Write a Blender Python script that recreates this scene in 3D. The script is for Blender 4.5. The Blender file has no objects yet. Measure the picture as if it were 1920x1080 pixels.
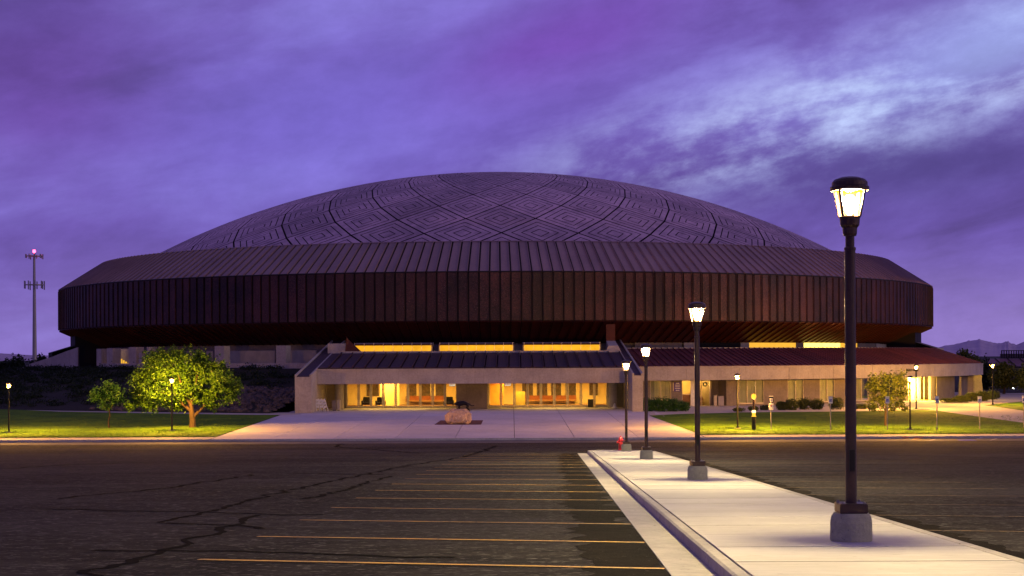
import bpy, bmesh, math, random
from mathutils import Vector, Matrix, noise as mnoise
random.seed(7)
sc = bpy.context.scene
COL = sc.collection
F = 2900.0            # focal length in photo pixels
HOR = 670.0
PHI = math.radians(.25)

# ------------------------------------------------------------------ camera
cd = bpy.data.cameras.new('camera'); cam = bpy.data.objects.new('camera', cd); COL.objects.link(cam)
cam.location = (0, 0, 0)
cam.rotation_euler = (math.radians(90), PHI, 0)
cd.sensor_width = 36; cd.lens = 36 * F / 1920
cd.shift_y = (HOR - 540) / 1920
cd.clip_start = .1; cd.clip_end = 30000
sc.camera = cam
sc.render.resolution_x = 1024; sc.render.resolution_y = 576
sc.view_settings.view_transform = 'Standard'
sc.view_settings.look = 'None'
sc.view_settings.exposure = 0
sc.view_settings.gamma = 1
sc.view_settings.use_curve_mapping = False
sc.render.engine = 'CYCLES'
sc.cycles.max_bounces = 6
sc.cycles.transparent_max_bounces = 12
sc.cycles.sample_clamp_indirect = 2.0
sc.cycles.use_denoising = True

# ------------------------------------------------------------------ sky (world)
w = bpy.data.worlds.new('World'); sc.world = w; w.use_nodes = True
nt = w.node_tree; nt.nodes.clear()
class NT:
    """tiny helper for node maths"""
    def __init__(s, tree): s.t = tree
    def n(s, typ, **kw):
        x = s.t.nodes.new(typ)
        for k, v in kw.items(): setattr(x, k, v)
        return x
    def link(s, a, b): s.t.links.new(a, b)
    def put(s, sock, v):
        if hasattr(v, 'is_output') or hasattr(v, 'links'): s.link(v, sock)
        else: sock.default_value = v
    def m(s, op, a, b=0.0, c=0.0, clamp=False):
        x = s.n('ShaderNodeMath', operation=op, use_clamp=clamp)
        s.put(x.inputs[0], a); s.put(x.inputs[1], b); s.put(x.inputs[2], c)
        return x.outputs[0]
    def mix(s, f, a, b, mode='MIX'):
        x = s.n('ShaderNodeMix', data_type='RGBA', blend_type=mode)
        x.clamp_factor = True
        s.put(x.inputs[0], f); s.put(x.inputs[6], a); s.put(x.inputs[7], b)
        return x.outputs[2]
    def comb(s, a, b, c=0.0):
        x = s.n('ShaderNodeCombineXYZ'); s.put(x.inputs[0], a); s.put(x.inputs[1], b); s.put(x.inputs[2], c)
        return x.outputs[0]
    def noise(s, vec, scale, detail=4, rough=.5, dist=0.0):
        x = s.n('ShaderNodeTexNoise'); s.link(vec, x.inputs['Vector'])
        x.inputs['Scale'].default_value = scale; x.inputs['Detail'].default_value = detail
        x.inputs['Roughness'].default_value = rough; x.inputs['Distortion'].default_value = dist
        return x.outputs['Fac']
    def smooth(s, v, a, b):
        x = s.n('ShaderNodeMapRange', interpolation_type='SMOOTHSTEP'); s.put(x.inputs[0], v)
        x.inputs[1].default_value = a; x.inputs[2].default_value = b
        return x.outputs[0]
def rgba(c): return (c[0], c[1], c[2], 1)
S = NT(nt)
tc = S.n('ShaderNodeTexCoord'); sp = S.n('ShaderNodeSeparateXYZ'); S.link(tc.outputs['Generated'], sp.inputs[0])
az = S.m('ARCTAN2', sp.outputs[0], sp.outputs[1]); el = S.m('ARCSINE', sp.outputs[2])
# streaky overcast: stretched sideways, rising a little to the right
el2 = S.m('SUBTRACT', el, S.m('MULTIPLY', S.m('SINE', az), .17))
v1 = S.comb(S.m('MULTIPLY', az, 3.2), S.m('MULTIPLY', el2, 9.0), 1.7)
v2 = S.comb(S.m('MULTIPLY', az, 7.0), S.m('MULTIPLY', el2, 24.0), 5.1)
n1 = S.noise(v1, 1.0, 5, .5, .25); n2 = S.noise(v2, 1.0, 7, .55, .4)
nn = S.m('ADD', S.m('MULTIPLY', n1, .62), S.m('MULTIPLY', n2, .38))
fine = S.noise(S.comb(S.m('MULTIPLY', az, 34), S.m('MULTIPLY', el2, 60), 0), 1.0, 5, .65)
def gauss(ca, ce, sa, se, rot=0.0):
    c, s_ = math.cos(rot), math.sin(rot)
    da = S.m('SUBTRACT', az, ca); de = S.m('SUBTRACT', el, ce)
    u = S.m('DIVIDE', S.m('ADD', S.m('MULTIPLY', da, c), S.m('MULTIPLY', de, s_)), sa)
    v = S.m('DIVIDE', S.m('SUBTRACT', S.m('MULTIPLY', de, c), S.m('MULTIPLY', da, s_)), se)
    return S.m('EXPONENT', S.m('MULTIPLY', S.m('ADD', S.m('MULTIPLY', u, u), S.m('MULTIPLY', v, v)), -1.0))
SKY_DARK, SKY_MID, SKY_LIGHT = (.095, .06, .23), (.165, .105, .44), (.25, .20, .68)
col = S.mix(S.smooth(nn, .36, .50), rgba(SKY_DARK), rgba(SKY_MID))
col = S.mix(S.smooth(nn, .46, .64), col, rgba(SKY_LIGHT))
# clearer, bluer sky low and left of the middle; magenta cloud; heavy cloud to the right and far left
col = S.mix(S.m('MULTIPLY', gauss(-.10, .155, .16, .05, .12), .8), col, rgba((.205, .155, .66)))
col = S.mix(S.m('MULTIPLY', gauss(.04, .205, .09, .035, .35), S.m('MULTIPLY', n2, 1.2)), col, rgba((.19, .06, .44)))
col = S.mix(S.m('MULTIPLY', gauss(-.30, .17, .07, .07, .9), S.m('MULTIPLY', n2, .8)), col, rgba((.17, .055, .38)))
col = S.mix(S.m('MULTIPLY', gauss(-.36, .23, .10, .06), .55), col, rgba((.055, .035, .16)))
col = S.mix(S.m('MULTIPLY', gauss(.27, .118, .16, .026, .06), S.m('MULTIPLY', n1, 1.5)), col, rgba((.085, .06, .25)))
streak = S.m('MULTIPLY', gauss(.25, .165, .19, .030, .24), S.smooth(S.m('ADD', S.m('MULTIPLY', n2, .7), S.m('MULTIPLY', fine, .3)), .40, .64))
col = S.mix(S.m('MULTIPLY', streak, 1.1), col, rgba((.56, .66, .99)))
streak2 = S.m('MULTIPLY', gauss(.31, .192, .09, .03, .3), S.smooth(n1, .40, .60))
col = S.mix(S.m('MULTIPLY', streak2, .6), col, rgba((.40, .50, .92)))
# lilac band along the horizon, stronger to the right
hz = S.m('MULTIPLY', S.smooth(el, .085, -.005), S.smooth(az, -.9, .30))
col = S.mix(S.m('MULTIPLY', hz, .8), col, rgba((.38, .27, .70)))
col = S.mix(S.m('MULTIPLY', S.smooth(el, .055, .0), .2), col, rgba((.20, .12, .42)))
fm = S.m('ADD', S.m('MULTIPLY', fine, .4), .79)
col = S.mix(1.0, col, S.comb(fm, fm, fm), 'MULTIPLY')
# at dusk the cloud dims smoothly and greys towards the zenith
col = S.mix(S.m('MULTIPLY', S.smooth(el, .26, 1.2), .4), col, rgba((.26, .235, .36)))
zen = S.m('SUBTRACT', 1.0, S.m('MULTIPLY', S.smooth(el, .22, 1.2), .42))
bg = S.n('ShaderNodeBackground'); S.link(col, bg.inputs[0]); S.link(zen, bg.inputs[1])
out = S.n('ShaderNodeOutputWorld'); S.link(bg.outputs[0], out.inputs[0])

# weak after-glow behind the clouds
sd = bpy.data.lights.new('sun', 'SUN'); sd.energy = .45; sd.angle = math.radians(30); sd.color = (1.0, .72, .66)
sun = bpy.data.objects.new('sun', sd); COL.objects.link(sun); sun.rotation_euler = Vector((math.sin(math.radians(74)), -math.cos(math.radians(74)), math.tan(math.radians(17)))).to_track_quat('Z', 'Y').to_euler()

# ------------------------------------------------------------------ materials
MATS = {}
def mat(name, c1, c2=None, rough=.8, scale=1.0, scale2=None, bump=0.0, bscale=20.0, metal=0.0, spec=.3,
        stretch=(1, 1, 1), speck=None, rnd=0.0, streaks=0.0, coat=0.0):
    """two-tone noise material in world metres, optional speckle, vertical streaks and per-object tone"""
    if name in MATS: return MATS[name]
    m = bpy.data.materials.new(name); m.use_nodes = True; MATS[name] = m
    t = NT(m.node_tree); bs = m.node_tree.nodes['Principled BSDF']
    geo = t.n('ShaderNodeNewGeometry'); mp = t.n('ShaderNodeMapping'); mp.inputs['Scale'].default_value = stretch
    t.link(geo.outputs['Position'], mp.inputs[0]); V = mp.outputs[0]
    c2 = c2 or tuple(x * .75 for x in c1)
    f = t.noise(V, scale, 6, .6)
    if scale2: f = t.m('ADD', t.m('MULTIPLY', f, .55), t.m('MULTIPLY', t.noise(V, scale2, 5, .65), .45))
    c = t.mix(t.smooth(f, .36, .64), rgba(c2), rgba(c1))
    if speck:
        sc_, lo, hi, sc_col = speck
        c = t.mix(t.smooth(t.noise(V, sc_, 2, .8), lo, hi), c, rgba(sc_col))
    if streaks:
        m2 = t.n('ShaderNodeMapping'); m2.inputs['Scale'].default_value = (3.2, 3.2, .22); t.link(geo.outputs['Position'], m2.inputs[0])
        sfac = t.smooth(t.noise(m2.outputs[0], 1.6, 5, .7), .5, .72)
        c = t.mix(t.m('MULTIPLY', sfac, streaks), c, rgba(tuple(x * .45 for x in c1)))
    if rnd:
        oi = t.n('ShaderNodeObjectInfo'); k = t.m('ADD', t.m('MULTIPLY', oi.outputs['Random'], rnd), 1 - rnd / 2)
        c = t.mix(1.0, c, t.comb(k, k, k), 'MULTIPLY')
    t.link(c, bs.inputs['Base Color'])
    rr = t.m('ADD', t.m('MULTIPLY', f, .3), rough - .15, clamp=True); t.link(rr, bs.inputs['Roughness'])
    bs.inputs['Metallic'].default_value = metal; bs.inputs['Specular IOR Level'].default_value = spec
    bs.inputs['Coat Weight'].default_value = coat
    if bump:
        b = t.n('ShaderNodeBump'); b.inputs['Strength'].default_value = bump; b.inputs['Distance'].default_value = .05
        t.link(t.noise(V, bscale, 4, .7), b.inputs['Height']); t.link(b.outputs[0], bs.inputs['Normal'])
    return m
def emis(name, c, strength, vary=0.0, see=0.0, scale=2.0):
    """something that gives off light; see > 0 lets light from inside pass (glowing glass)"""
    if name in MATS: return MATS[name]
    m = bpy.data.materials.new(name); m.use_nodes = True; MATS[name] = m
    t = NT(m.node_tree); m.node_tree.nodes.clear()
    e = t.n('ShaderNodeEmission'); e.inputs[0].default_value = rgba(c); e.inputs[1].default_value = strength
    if vary:
        g = t.n('ShaderNodeNewGeometry')
        k = t.m('MULTIPLY', t.m('ADD', t.m('MULTIPLY', t.noise(g.outputs['Position'], scale, 3, .6), 2 * vary), 1 - vary), strength)
        t.link(k, e.inputs[1])
    o = t.n('ShaderNodeOutputMaterial')
    if see:
        tr = t.n('ShaderNodeBsdfTransparent'); ad = t.n('ShaderNodeAddShader')
        t.link(e.outputs[0], ad.inputs[0]); t.link(tr.outputs[0], ad.inputs[1]); t.link(ad.outputs[0], o.inputs[0])
    else: t.link(e.outputs[0], o.inputs[0])
    return m
def glass(name, tint=(.9, .9, .85)):
    if name in MATS: return MATS[name]
    m = bpy.data.materials.new(name); m.use_nodes = True; MATS[name] = m
    t = NT(m.node_tree); m.node_tree.nodes.clear()
    g = t.n('ShaderNodeBsdfGlossy'); g.inputs['Roughness'].default_value = .03; g.inputs[0].default_value = (.8, .8, .8, 1)
    tr = t.n('ShaderNodeBsdfTransparent'); tr.inputs[0].default_value = rgba(tint)
    fr = t.n('ShaderNodeFresnel'); fr.inputs[0].default_value = 1.28
    mx = t.n('ShaderNodeMixShader'); t.link(fr.outputs[0], mx.inputs[0]); t.link(tr.outputs[0], mx.inputs[1]); t.link(g.outputs[0], mx.inputs[2])
    o = t.n('ShaderNodeOutputMaterial'); t.link(mx.outputs[0], o.inputs[0]); return m
def leafmat(name, c1, c2):
    if name in MATS: return MATS[name]
    m = bpy.data.materials.new(name); m.use_nodes = True; MATS[name] = m
    t = NT(m.node_tree); bs = m.node_tree.nodes['Principled BSDF']
    g = t.n('ShaderNodeNewGeometry')
    f = t.noise(g.outputs['Position'], 1.3, 5, .7)
    f = t.m('ADD', t.m('MULTIPLY', f, .6), t.m('MULTIPLY', g.outputs['Random Per Island'], .4))
    c = t.mix(t.smooth(f, .3, .7), rgba(c1), rgba(c2)); t.link(c, bs.inputs['Base Color'])
    bs.inputs['Roughness'].default_value = .55; bs.inputs['Specular IOR Level'].default_value = .3
    tl = t.n('ShaderNodeBsdfTranslucent'); t.link(c, tl.inputs[0])
    mx = t.n('ShaderNodeMixShader'); mx.inputs[0].default_value = .35
    t.link(bs.outputs[0], mx.inputs[1]); t.link(tl.outputs[0], mx.inputs[2])
    t.link(mx.outputs[0], m.node_tree.nodes['Material Output'].inputs[0]); return m

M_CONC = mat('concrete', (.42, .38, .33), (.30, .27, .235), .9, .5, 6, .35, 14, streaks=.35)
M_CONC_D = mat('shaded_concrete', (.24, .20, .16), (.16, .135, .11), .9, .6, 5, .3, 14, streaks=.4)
M_PLAZA = mat('plaza_concrete', (.56, .53, .56), (.44, .415, .44), .85, .22, 3.2, .15, 30, rnd=.12)
M_WALK = mat('walk_concrete', (.46, .42, .37), (.36, .33, .29), .85, .5, 5, .2, 30)
M_ISLE = mat('island_concrete', (.56, .53, .49), (.44, .41, .375), .8, .35, 4, .25, 60, stretch=(.6, 2.2, 1), speck=(6, .66, .74, (.26, .24, .21)), rnd=.16)
M_KERB = mat('kerb_concrete', (.48, .44, .39), (.34, .31, .28), .85, .9, 8, .25, 50, speck=(7, .66, .74, (.16, .14, .12)), rnd=.15)
M_ASPH = mat('asphalt', (.058, .052, .050), (.012, .011, .012), .95, .13, 1.6, 1.0, 30, stretch=(.6, 1.2, 1), speck=(9, .56, .68, (.15, .14, .13)), spec=.07)
M_ASPH_N = mat('new_asphalt', (.022, .019, .017), (.010, .009, .009), .95, .7, 4, .8, 50, speck=(14, .64, .74, (.09, .085, .08)), spec=.02)
M_TAR = mat('tar', (.008, .008, .009), (.005, .005, .006), .95, 2, spec=.01)
M_YELW = mat('faded_yellow_paint', (.34, .22, .08), (.10, .07, .04), .8, 1.5, 14, speck=(11, .52, .62, (.05, .045, .04)))
M_YEL = mat('worn_yellow_paint', (.72, .40, .07), (.42, .25, .07), .7, 1.5, 14, speck=(11, .60, .70, (.08, .07, .06)))
M_WHT = mat('worn_white_paint', (.55, .52, .48), (.25, .24, .22), .7, 1.2, 10)
M_ORG = mat('orange_spray_paint', (.85, .22, .05), (.5, .14, .04), .7, 2)
M_BLU = mat('blue_paint', (.05, .06, .5), (.04, .05, .3), .6, 2)
M_GRASS = mat('lawn_grass', (.11, .21, .010), (.03, .09, .005), .9, .35, 3.5, .9, 22, spec=.1, speck=(26, .56, .72, (.15, .2, .03)))
M_EARTH = mat('dry_earth', (.018, .018, .010), (.009, .010, .006), .95, .1, 2, .4, 6)
M_MULCH = mat('red_mulch', (.16, .06, .05), (.09, .035, .035), .95, 3, 20, .8, 30)
M_ROCK = mat('rubble_rock', (.12, .10, .105), (.045, .038, .043), .9, .8, 5, .6, 6, rnd=.5)
M_BOULD = mat('boulder_rock', (.55, .38, .28), (.28, .20, .17), .85, 1.1, 5, .8, 7, speck=(3, .58, .7, (.62, .52, .42)))
M_RROOF = mat('roof_metal', (.29, .195, .205), (.21, .14, .15), .5, .25, 9, .15, 40, metal=.25, spec=.5, rnd=.12)
M_RWALL = mat('wall_metal', (.075, .026, .024), (.008, .004, .005), .5, .22, 5, .15, 30, metal=.35, spec=.5, rnd=.7, streaks=.6, speck=(16, .64, .74, (.35, .25, .26)))
M_SOFF = mat('soffit_metal', (.065, .011, .008), (.035, .007, .006), .5, .4, 6, .1, 30, metal=.2, rnd=.35)
M_SEAM = mat('dark_seam', (.012, .009, .011), (.008, .006, .008), .7, 2)
M_DOME = mat('dome_panel', (.56, .37, .45), (.28, .18, .235), .6, .07, .8, .2, 18, metal=.2, spec=.4, rnd=.3)
M_DOMED = mat('dome_groove', (.014, .010, .014), (.009, .007, .01), .9, 2, spec=.1)
M_OROOF = mat('low_roof_metal', (.15, .045, .055), (.085, .03, .04), .45, .3, 8, .15, 30, metal=.3, spec=.5, rnd=.3, speck=(14, .64, .74, (.3, .15, .2)))
M_EROOF = mat('hall_roof_metal', (.06, .026, .04), (.03, .014, .022), .7, .3, 8, .15, 30, metal=.3, spec=.5, rnd=.3, speck=(14, .66, .74, (.3, .2, .28)))
M_VOID = mat('dark_void', (.010, .008, .008), (.006, .005, .006), .9, 1)
M_BROWN = mat('bronze_paint', (.060, .030, .022), (.035, .018, .015), .38, 3, 30, .25, 60, metal=.4, spec=.5)
M_BLACK = mat('black_paint', (.010, .009, .009), (.006, .006, .006), .45, 3, 20, metal=.2)
M_BASE = mat('lamp_base_concrete', (.46, .46, .27), (.36, .36, .22), .9, 3.5, 14, .5, 25, speck=(16, .66, .72, (.13, .13, .11)))
M_RED = mat('red_enamel', (.62, .015, .03), (.42, .01, .02), .35, 5, spec=.6)
M_WHITE = mat('white_enamel', (.75, .74, .70), (.6, .6, .57), .5, 3)
M_PURP = mat('purple_print', (.10, .05, .30), (.08, .04, .22), .5, 3)
M_GALV = mat('galvanised_steel', (.42, .38, .33), (.28, .26, .23), .5, 4, 30, metal=.5)
M_BRASS = mat('pale_aluminium', (.55, .48, .34), (.42, .37, .27), .45, 3, metal=.3)
M_TRUNK = mat('bark', (.07, .045, .028), (.03, .02, .014), .9, 6, 25, .9, 14, stretch=(1, 1, .3))
M_LEAF = leafmat('green_leaves', (.010, .045, .004), (.09, .19, .012))
M_LEAF2 = leafmat('deep_green_leaves', (.014, .055, .014), (.045, .13, .022))
M_LEAF3 = leafmat('olive_leaves', (.035, .055, .012), (.13, .15, .025))
M_LEAFD = leafmat('dark_shrub_leaves', (.006, .016, .006), (.018, .035, .010))
M_STAT = mat('black_bronze', (.016, .012, .018), (.01, .008, .012), .4, 8, metal=.6)
M_CREAM = mat('cream_wall', (.62, .50, .27), (.52, .42, .22), .8, .7)
M_WALNUT = mat('brown_wood', (.24, .12, .04), (.15, .07, .025), .6, 1.2, 8)
M_BLIND = mat('pale_blind', (.62, .64, .44), (.5, .52, .38), .8, .9, rnd=.2)
M_MTN = mat('hazed_mountain_slope', (.50, .40, .52), (.38, .30, .42), .95, .0011, .006)  # distance haze is put into this pale purple colour
M_GLASS = glass('window_glass')
M_POSTER = mat('poster_print', (.12, .08, .06), (.02, .018, .025), .6, 3.5, 9)
M_LAMPG = emis('lamp_glass', (1, .42, .015), 1.0, see=1)
M_LAMPC = emis('lamp_inner_cap', (1, .5, .04), 2)
M_CLER = emis('clerestory_light', (1, .45, .022), 1.05, .4, scale=1.3)
M_WARM = emis('lit_window', (1, .50, .05), 1.0, .3, scale=1.2)
M_HOT = emis('bright_doorway_light', (1, .78, .14), 2.6, .3, scale=.8)
M_TUBE = emis('ceiling_tube', (1, .75, .35), 6)
M_REDL = emis('red_beacon', (1, .05, .12), 12)

# ------------------------------------------------------------------ mesh helpers
ORG = {}
def org(o): return ORG.get(o.name, Vector((0, 0, 0)))
class MB:
    def __init__(s): s.v = []; s.f = []; s.mi = []; s.cur = 0
    def quad(s, *p):
        n = len(s.v); s.v += [tuple(q) for q in p]; s.f.append(tuple(range(n, n + len(p)))); s.mi.append(s.cur); return s
    def hexa(s, p):      # 8 points: bottom ring 0-3, top ring 4-7
        n = len(s.v); s.v += [tuple(q) for q in p]
        for f in ((3, 2, 1, 0), (4, 5, 6, 7), (0, 1, 5, 4), (1, 2, 6, 5), (2, 3, 7, 6), (3, 0, 4, 7)):
            s.f.append(tuple(n + i for i in f)); s.mi.append(s.cur)
        return s
    def box(s, x0, x1, y0, y1, z0, z1):
        return s.hexa([(x0, y0, z0), (x1, y0, z0), (x1, y1, z0), (x0, y1, z0), (x0, y0, z1), (x1, y0, z1), (x1, y1, z1), (x0, y1, z1)])
    def lathe(s, prof, n=16, c=(0, 0), cap=True, rot=0.0, sq=1.0):
        b = len(s.v)
        for r, z in prof:
            for i in range(n):
                a = rot + 2 * math.pi * i / n; s.v.append((c[0] + r * math.cos(a), c[1] + r * math.sin(a) * sq, z))
        for j in range(len(prof) - 1):
            for i in range(n):
                k = (i + 1) % n; s.f.append((b + j * n + i, b + j * n + k, b + (j + 1) * n + k, b + (j + 1) * n + i)); s.mi.append(s.cur)
        if cap:
            s.f.append(tuple(b + i for i in reversed(range(n)))); s.mi.append(s.cur)
            s.f.append(tuple(b + (len(prof) - 1) * n + i for i in range(n))); s.mi.append(s.cur)
        return s
    def tube(s, pts, rad, n=8):
        b = len(s.v); pts = [Vector(p) for p in pts]
        for j, p in enumerate(pts):
            d = (pts[min(j + 1, len(pts) - 1)] - pts[max(j - 1, 0)]).normalized()
            u = d.cross(Vector((.3, .9, .1))).normalized() if abs(d.z) > .8 else d.cross(Vector((0, 0, 1))).normalized()
            q = d.cross(u)
            for i in range(n):
                a = 2 * math.pi * i / n; s.v.append(tuple(p + (u * math.cos(a) + q * math.sin(a)) * rad[j]))
        for j in range(len(pts) - 1):
            for i in range(n):
                k = (i + 1) % n; s.f.append((b + j * n + i, b + j * n + k, b + (j + 1) * n + k, b + (j + 1) * n + i)); s.mi.append(s.cur)
        s.f.append(tuple(b + i for i in reversed(range(n)))); s.f.append(tuple(b + (len(pts) - 1) * n + i for i in range(n))); s.mi += [s.cur] * 2
        return s
    def mesh(s, name, mats, off=Vector((0, 0, 0)), smooth=False):
        me = bpy.data.meshes.new(name)
        me.from_pydata([(v[0] - off.x, v[1] - off.y, v[2] - off.z) for v in s.v], [], s.f)
        for m in (mats if isinstance(mats, (list, tuple)) else [mats]): me.materials.append(m)
        if any(s.mi): me.polygons.foreach_set('material_index', s.mi)
        if smooth: me.polygons.foreach_set('use_smooth', [True] * len(me.polygons))
        me.update(); return me
    def build(s, name, mats, parent=None, smooth=False, bevel=0.0):
        off = org(parent) if parent else Vector((0, 0, 0))
        me = s.mesh(name, mats, off, smooth)
        if bevel or smooth:
            bm = bmesh.new(); bm.from_mesh(me)
            if smooth: bmesh.ops.remove_doubles(bm, verts=bm.verts, dist=1e-4)
            if bevel: bmesh.ops.bevel(bm, geom=bm.edges[:], offset=bevel, segments=2, affect='EDGES', clamp_overlap=True)
            bmesh.ops.recalc_face_normals(bm, faces=bm.faces)
            bm.to_mesh(me); bm.free()
        o = bpy.data.objects.new(name, me); COL.objects.link(o)
        if smooth:
            me.polygons.foreach_set('use_smooth', [True] * len(me.polygons))
        if parent:
            o.parent = parent; ORG[o.name] = off
        return o
def tag(o, label=None, cat=None, group=None, kind=None):
    if label: o['label'] = label
    if cat: o['category'] = cat
    if group: o['group'] = group
    if kind: o['kind'] = kind
    return o
def empty(name, loc, label=None, cat=None, group=None):
    o = bpy.data.objects.new(name, None); COL.objects.link(o); o.location = loc; o.empty_display_size = .3
    ORG[o.name] = Vector(loc); return tag(o, label, cat, group)
def inst(name, me, parent, loc=(0, 0, 0), rz=0.0, rot=None):
    o = bpy.data.objects.new(name, me); COL.objects.link(o); o.parent = parent; o.location = loc
    o.rotation_euler = rot or (0, 0, rz); return o
def copy_tree(o, parent=None):
    c = o.copy(); COL.objects.link(c); c.parent = parent
    for ch in list(o.children): copy_tree(ch, c)
    return c
def light(name, typ, loc, power, color, parent=None, size=.1, rot=None, sy=None, spot=None):
    d = bpy.data.lights.new(name, typ); d.energy = power; d.color = color
    if typ == 'AREA':
        d.size = size
        if sy: d.shape = 'RECTANGLE'; d.size_y = sy
    else: d.shadow_soft_size = size
    if spot: d.spot_size = spot; d.spot_blend = .6
    o = bpy.data.objects.new(name, d); COL.objects.link(o)
    if parent: o.parent = parent; loc = Vector(loc) - org(parent)
    o.location = loc
    if rot: o.rotation_euler = rot
    return o
# photo measurement -> place on the ground (used once, to read positions off)
def unroll(px, py):
    dx, dy = px - 960, py - HOR; return dx - PHI * dy, dy + PHI * dx
def sstep(a, b, x): t = max(0, min(1, (x - a) / (b - a))); return t * t * (3 - 2 * t)
def gz(x, y):
    if y <= 80: return -(1.64 + .0413 * y)
    if y <= 107.4: return -4.944 + (y - 80) * (-5.93 + 4.944) / 27.4
    if y <= 109: return -5.93 + (y - 107.4) / 1.6 * .09
    s_ = .014 - .0065 * sstep(13, 22, x)
    return -5.69 + s_ * (min(y, 150) - 109)
def G(px, py, dz=0.0):
    dx, dy = unroll(px, py); lo, hi = 5.0, 900.0
    if dy <= 0: return Vector((dx / F * 600, 600, -5))
    for _ in range(60):
        y = (lo + hi) / 2
        if -dy / F * y > gz(dx / F * y, y) + dz: lo = y
        else: hi = y
    return Vector((dx / F * y, y, gz(dx / F * y, y) + dz))
def P(px, py, y):
    dx, dy = unroll(px, py); return Vector((dx / F * y, y, -dy / F * y))

# ================================================================== SETTING
def grid(name, m, xs, ys, zf, kind='structure', parent=None):
    b = MB(); nx, ny = len(xs), len(ys)
    for y in ys:
        for x in xs: b.v.append((x, y, zf(x, y)))
    for j in range(ny - 1):
        for i in range(nx - 1):
            b.f.append((j * nx + i, j * nx + i + 1, (j + 1) * nx + i + 1, (j + 1) * nx + i)); b.mi.append(0)
    o = b.build(name, m, parent, smooth=True); return tag(o, kind=kind)
def lin(a, b, n): return [a + (b - a) * i / n for i in range(n + 1)]
grid('parking_lot', M_ASPH, [-6000, -900] + lin(-250, 250, 20) + [900, 6000], [-300, -60] + lin(-20, 80, 20) + lin(83, 107.35, 8), lambda x, y: gz(x, y))
grid('gutter', mat('gutter_concrete', (.15, .14, .13), (.09, .085, .08), .9, .6, 5), [-6000, -250, 0, 250, 6000], [107.35, 108.98], lambda x, y: gz(x, y) + .004)
grid('ground', M_EARTH, [-20000, -6000, -900] + lin(-200, 200, 40) + [900, 6000, 20000], [109.2] + lin(112, 150, 8) + [160, 250, 800, 4000, 20000], lambda x, y: gz(x, y) - .06)
b = MB()
for i in range(-60, 60):
    x0, x1 = i * 3.0, i * 3.0 + 2.985
    b.box(x0, x1, 108.98, 109.2, -6.2, -5.688)
tag(b.build('kerb', M_KERB), kind='structure')

def poly_sheet(name, m, pts, dz, kind='structure', sub=14):
    """a flat sheet following the ground: a polygon (x,y) cut into a grid"""
    xs = [p[0] for p in pts]; ys = [p[1] for p in pts]
    bm = bmesh.new(); vs = [bm.verts.new((p[0], p[1], 0)) for p in pts]; bm.faces.new(vs)
    for n_, lo, hi, ax in ((sub, min(xs), max(xs), 0), (sub, min(ys), max(ys), 1)):
        for i in range(1, n_):
            co = [0, 0, 0]; no = [0, 0, 0]; co[ax] = lo + (hi - lo) * i / n_; no[ax] = 1
            bmesh.ops.bisect_plane(bm, geom=bm.verts[:] + bm.edges[:] + bm.faces[:], plane_co=co, plane_no=no)
    for v in bm.verts: v.co.z = gz(v.co.x, v.co.y) + dz
    bmesh.ops.recalc_face_normals(bm, faces=bm.faces)
    if sum(f.normal.z for f in bm.faces) < 0: bmesh.ops.reverse_faces(bm, faces=bm.faces)
    me = bpy.data.meshes.new(name); bm.to_mesh(me); bm.free(); me.materials.append(m)
    o = bpy.data.objects.new(name, me); COL.objects.link(o); return tag(o, kind=kind)
def gp(*pp): return [tuple(G(*p)[:2]) for p in pp]
# kerbside walk (both sides of the plaza), plaza slabs, paths
KW = 111.6
poly_sheet('kerbside_path', M_WALK, [(-120, 109.2), (-21.4, 109.2), (-21.4, KW), (-120, KW)], .0)
poly_sheet('kerbside_path', M_WALK, [(13.6, 109.2), (160, 109.2), (160, KW), (13.6, KW)], .0)
plaza = empty('plaza', (-4, 109.2, -5.69)); plaza['kind'] = 'structure'
XS = [-21.35, -17.0, -12.6, -8.3, -4.05, .15, 4.4, 8.9, 13.55]
YS = [109.2, 116.5, 124.1, 132.0, 140.2, 148.4, 158.6]
for i in range(8):
    for j in range(6):
        x0, x1, y0, y1 = XS[i] + .02, XS[i + 1] - .02, YS[j] + .02, YS[j + 1] - .02
        zz = [gz(x0, y0), gz(x1, y0), gz(x1, y1), gz(x0, y1)]
        b = MB(); b.hexa([(x0, y0, zz[0] - .12), (x1, y0, zz[1] - .12), (x1, y1, zz[2] - .12), (x0, y1, zz[3] - .12),
                          (x0, y0, zz[0]), (x1, y0, zz[1]), (x1, y1, zz[2]), (x0, y1, zz[3])])
        b.build('slab', M_PLAZA, plaza)
poly_sheet('mulch_bed', M_MULCH, gp((814, 796.5), (902, 796.2), (906, 788), (826, 788.3)), .006)
LL = [(-120, KW), (-21.4, KW), (-21.4, 142.5)] + gp((525, 779), (240, 774.5), (110, 772), (0, 767), (-60, 764))
def lumpy(o, amp):
    for v in o.data.vertices:
        v.co.z += amp * mnoise.noise(Vector((v.co.x * .12, v.co.y * .12, 0)))
    return o
poly_sheet('lawn', M_GRASS, LL, .02)
poly_sheet('lawn', M_GRASS, [(13.6, KW), (160, KW)] + [(160, 128)] + gp((1920, 793), (1809, 778), (1760, 770.5), (1731, 768.5), (1635, 771), (1520, 772.3), (1383, 773.5), (1303, 775.8), (1217, 779.5)), .02)
poly_sheet('footpath', M_WALK, gp((-60, 764), (0, 767), (110, 772), (240, 774.5), (525, 779), (566, 777), (560, 773.5), (240, 769.5), (110, 767), (0, 758.5), (-60, 755)), .004)
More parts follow.
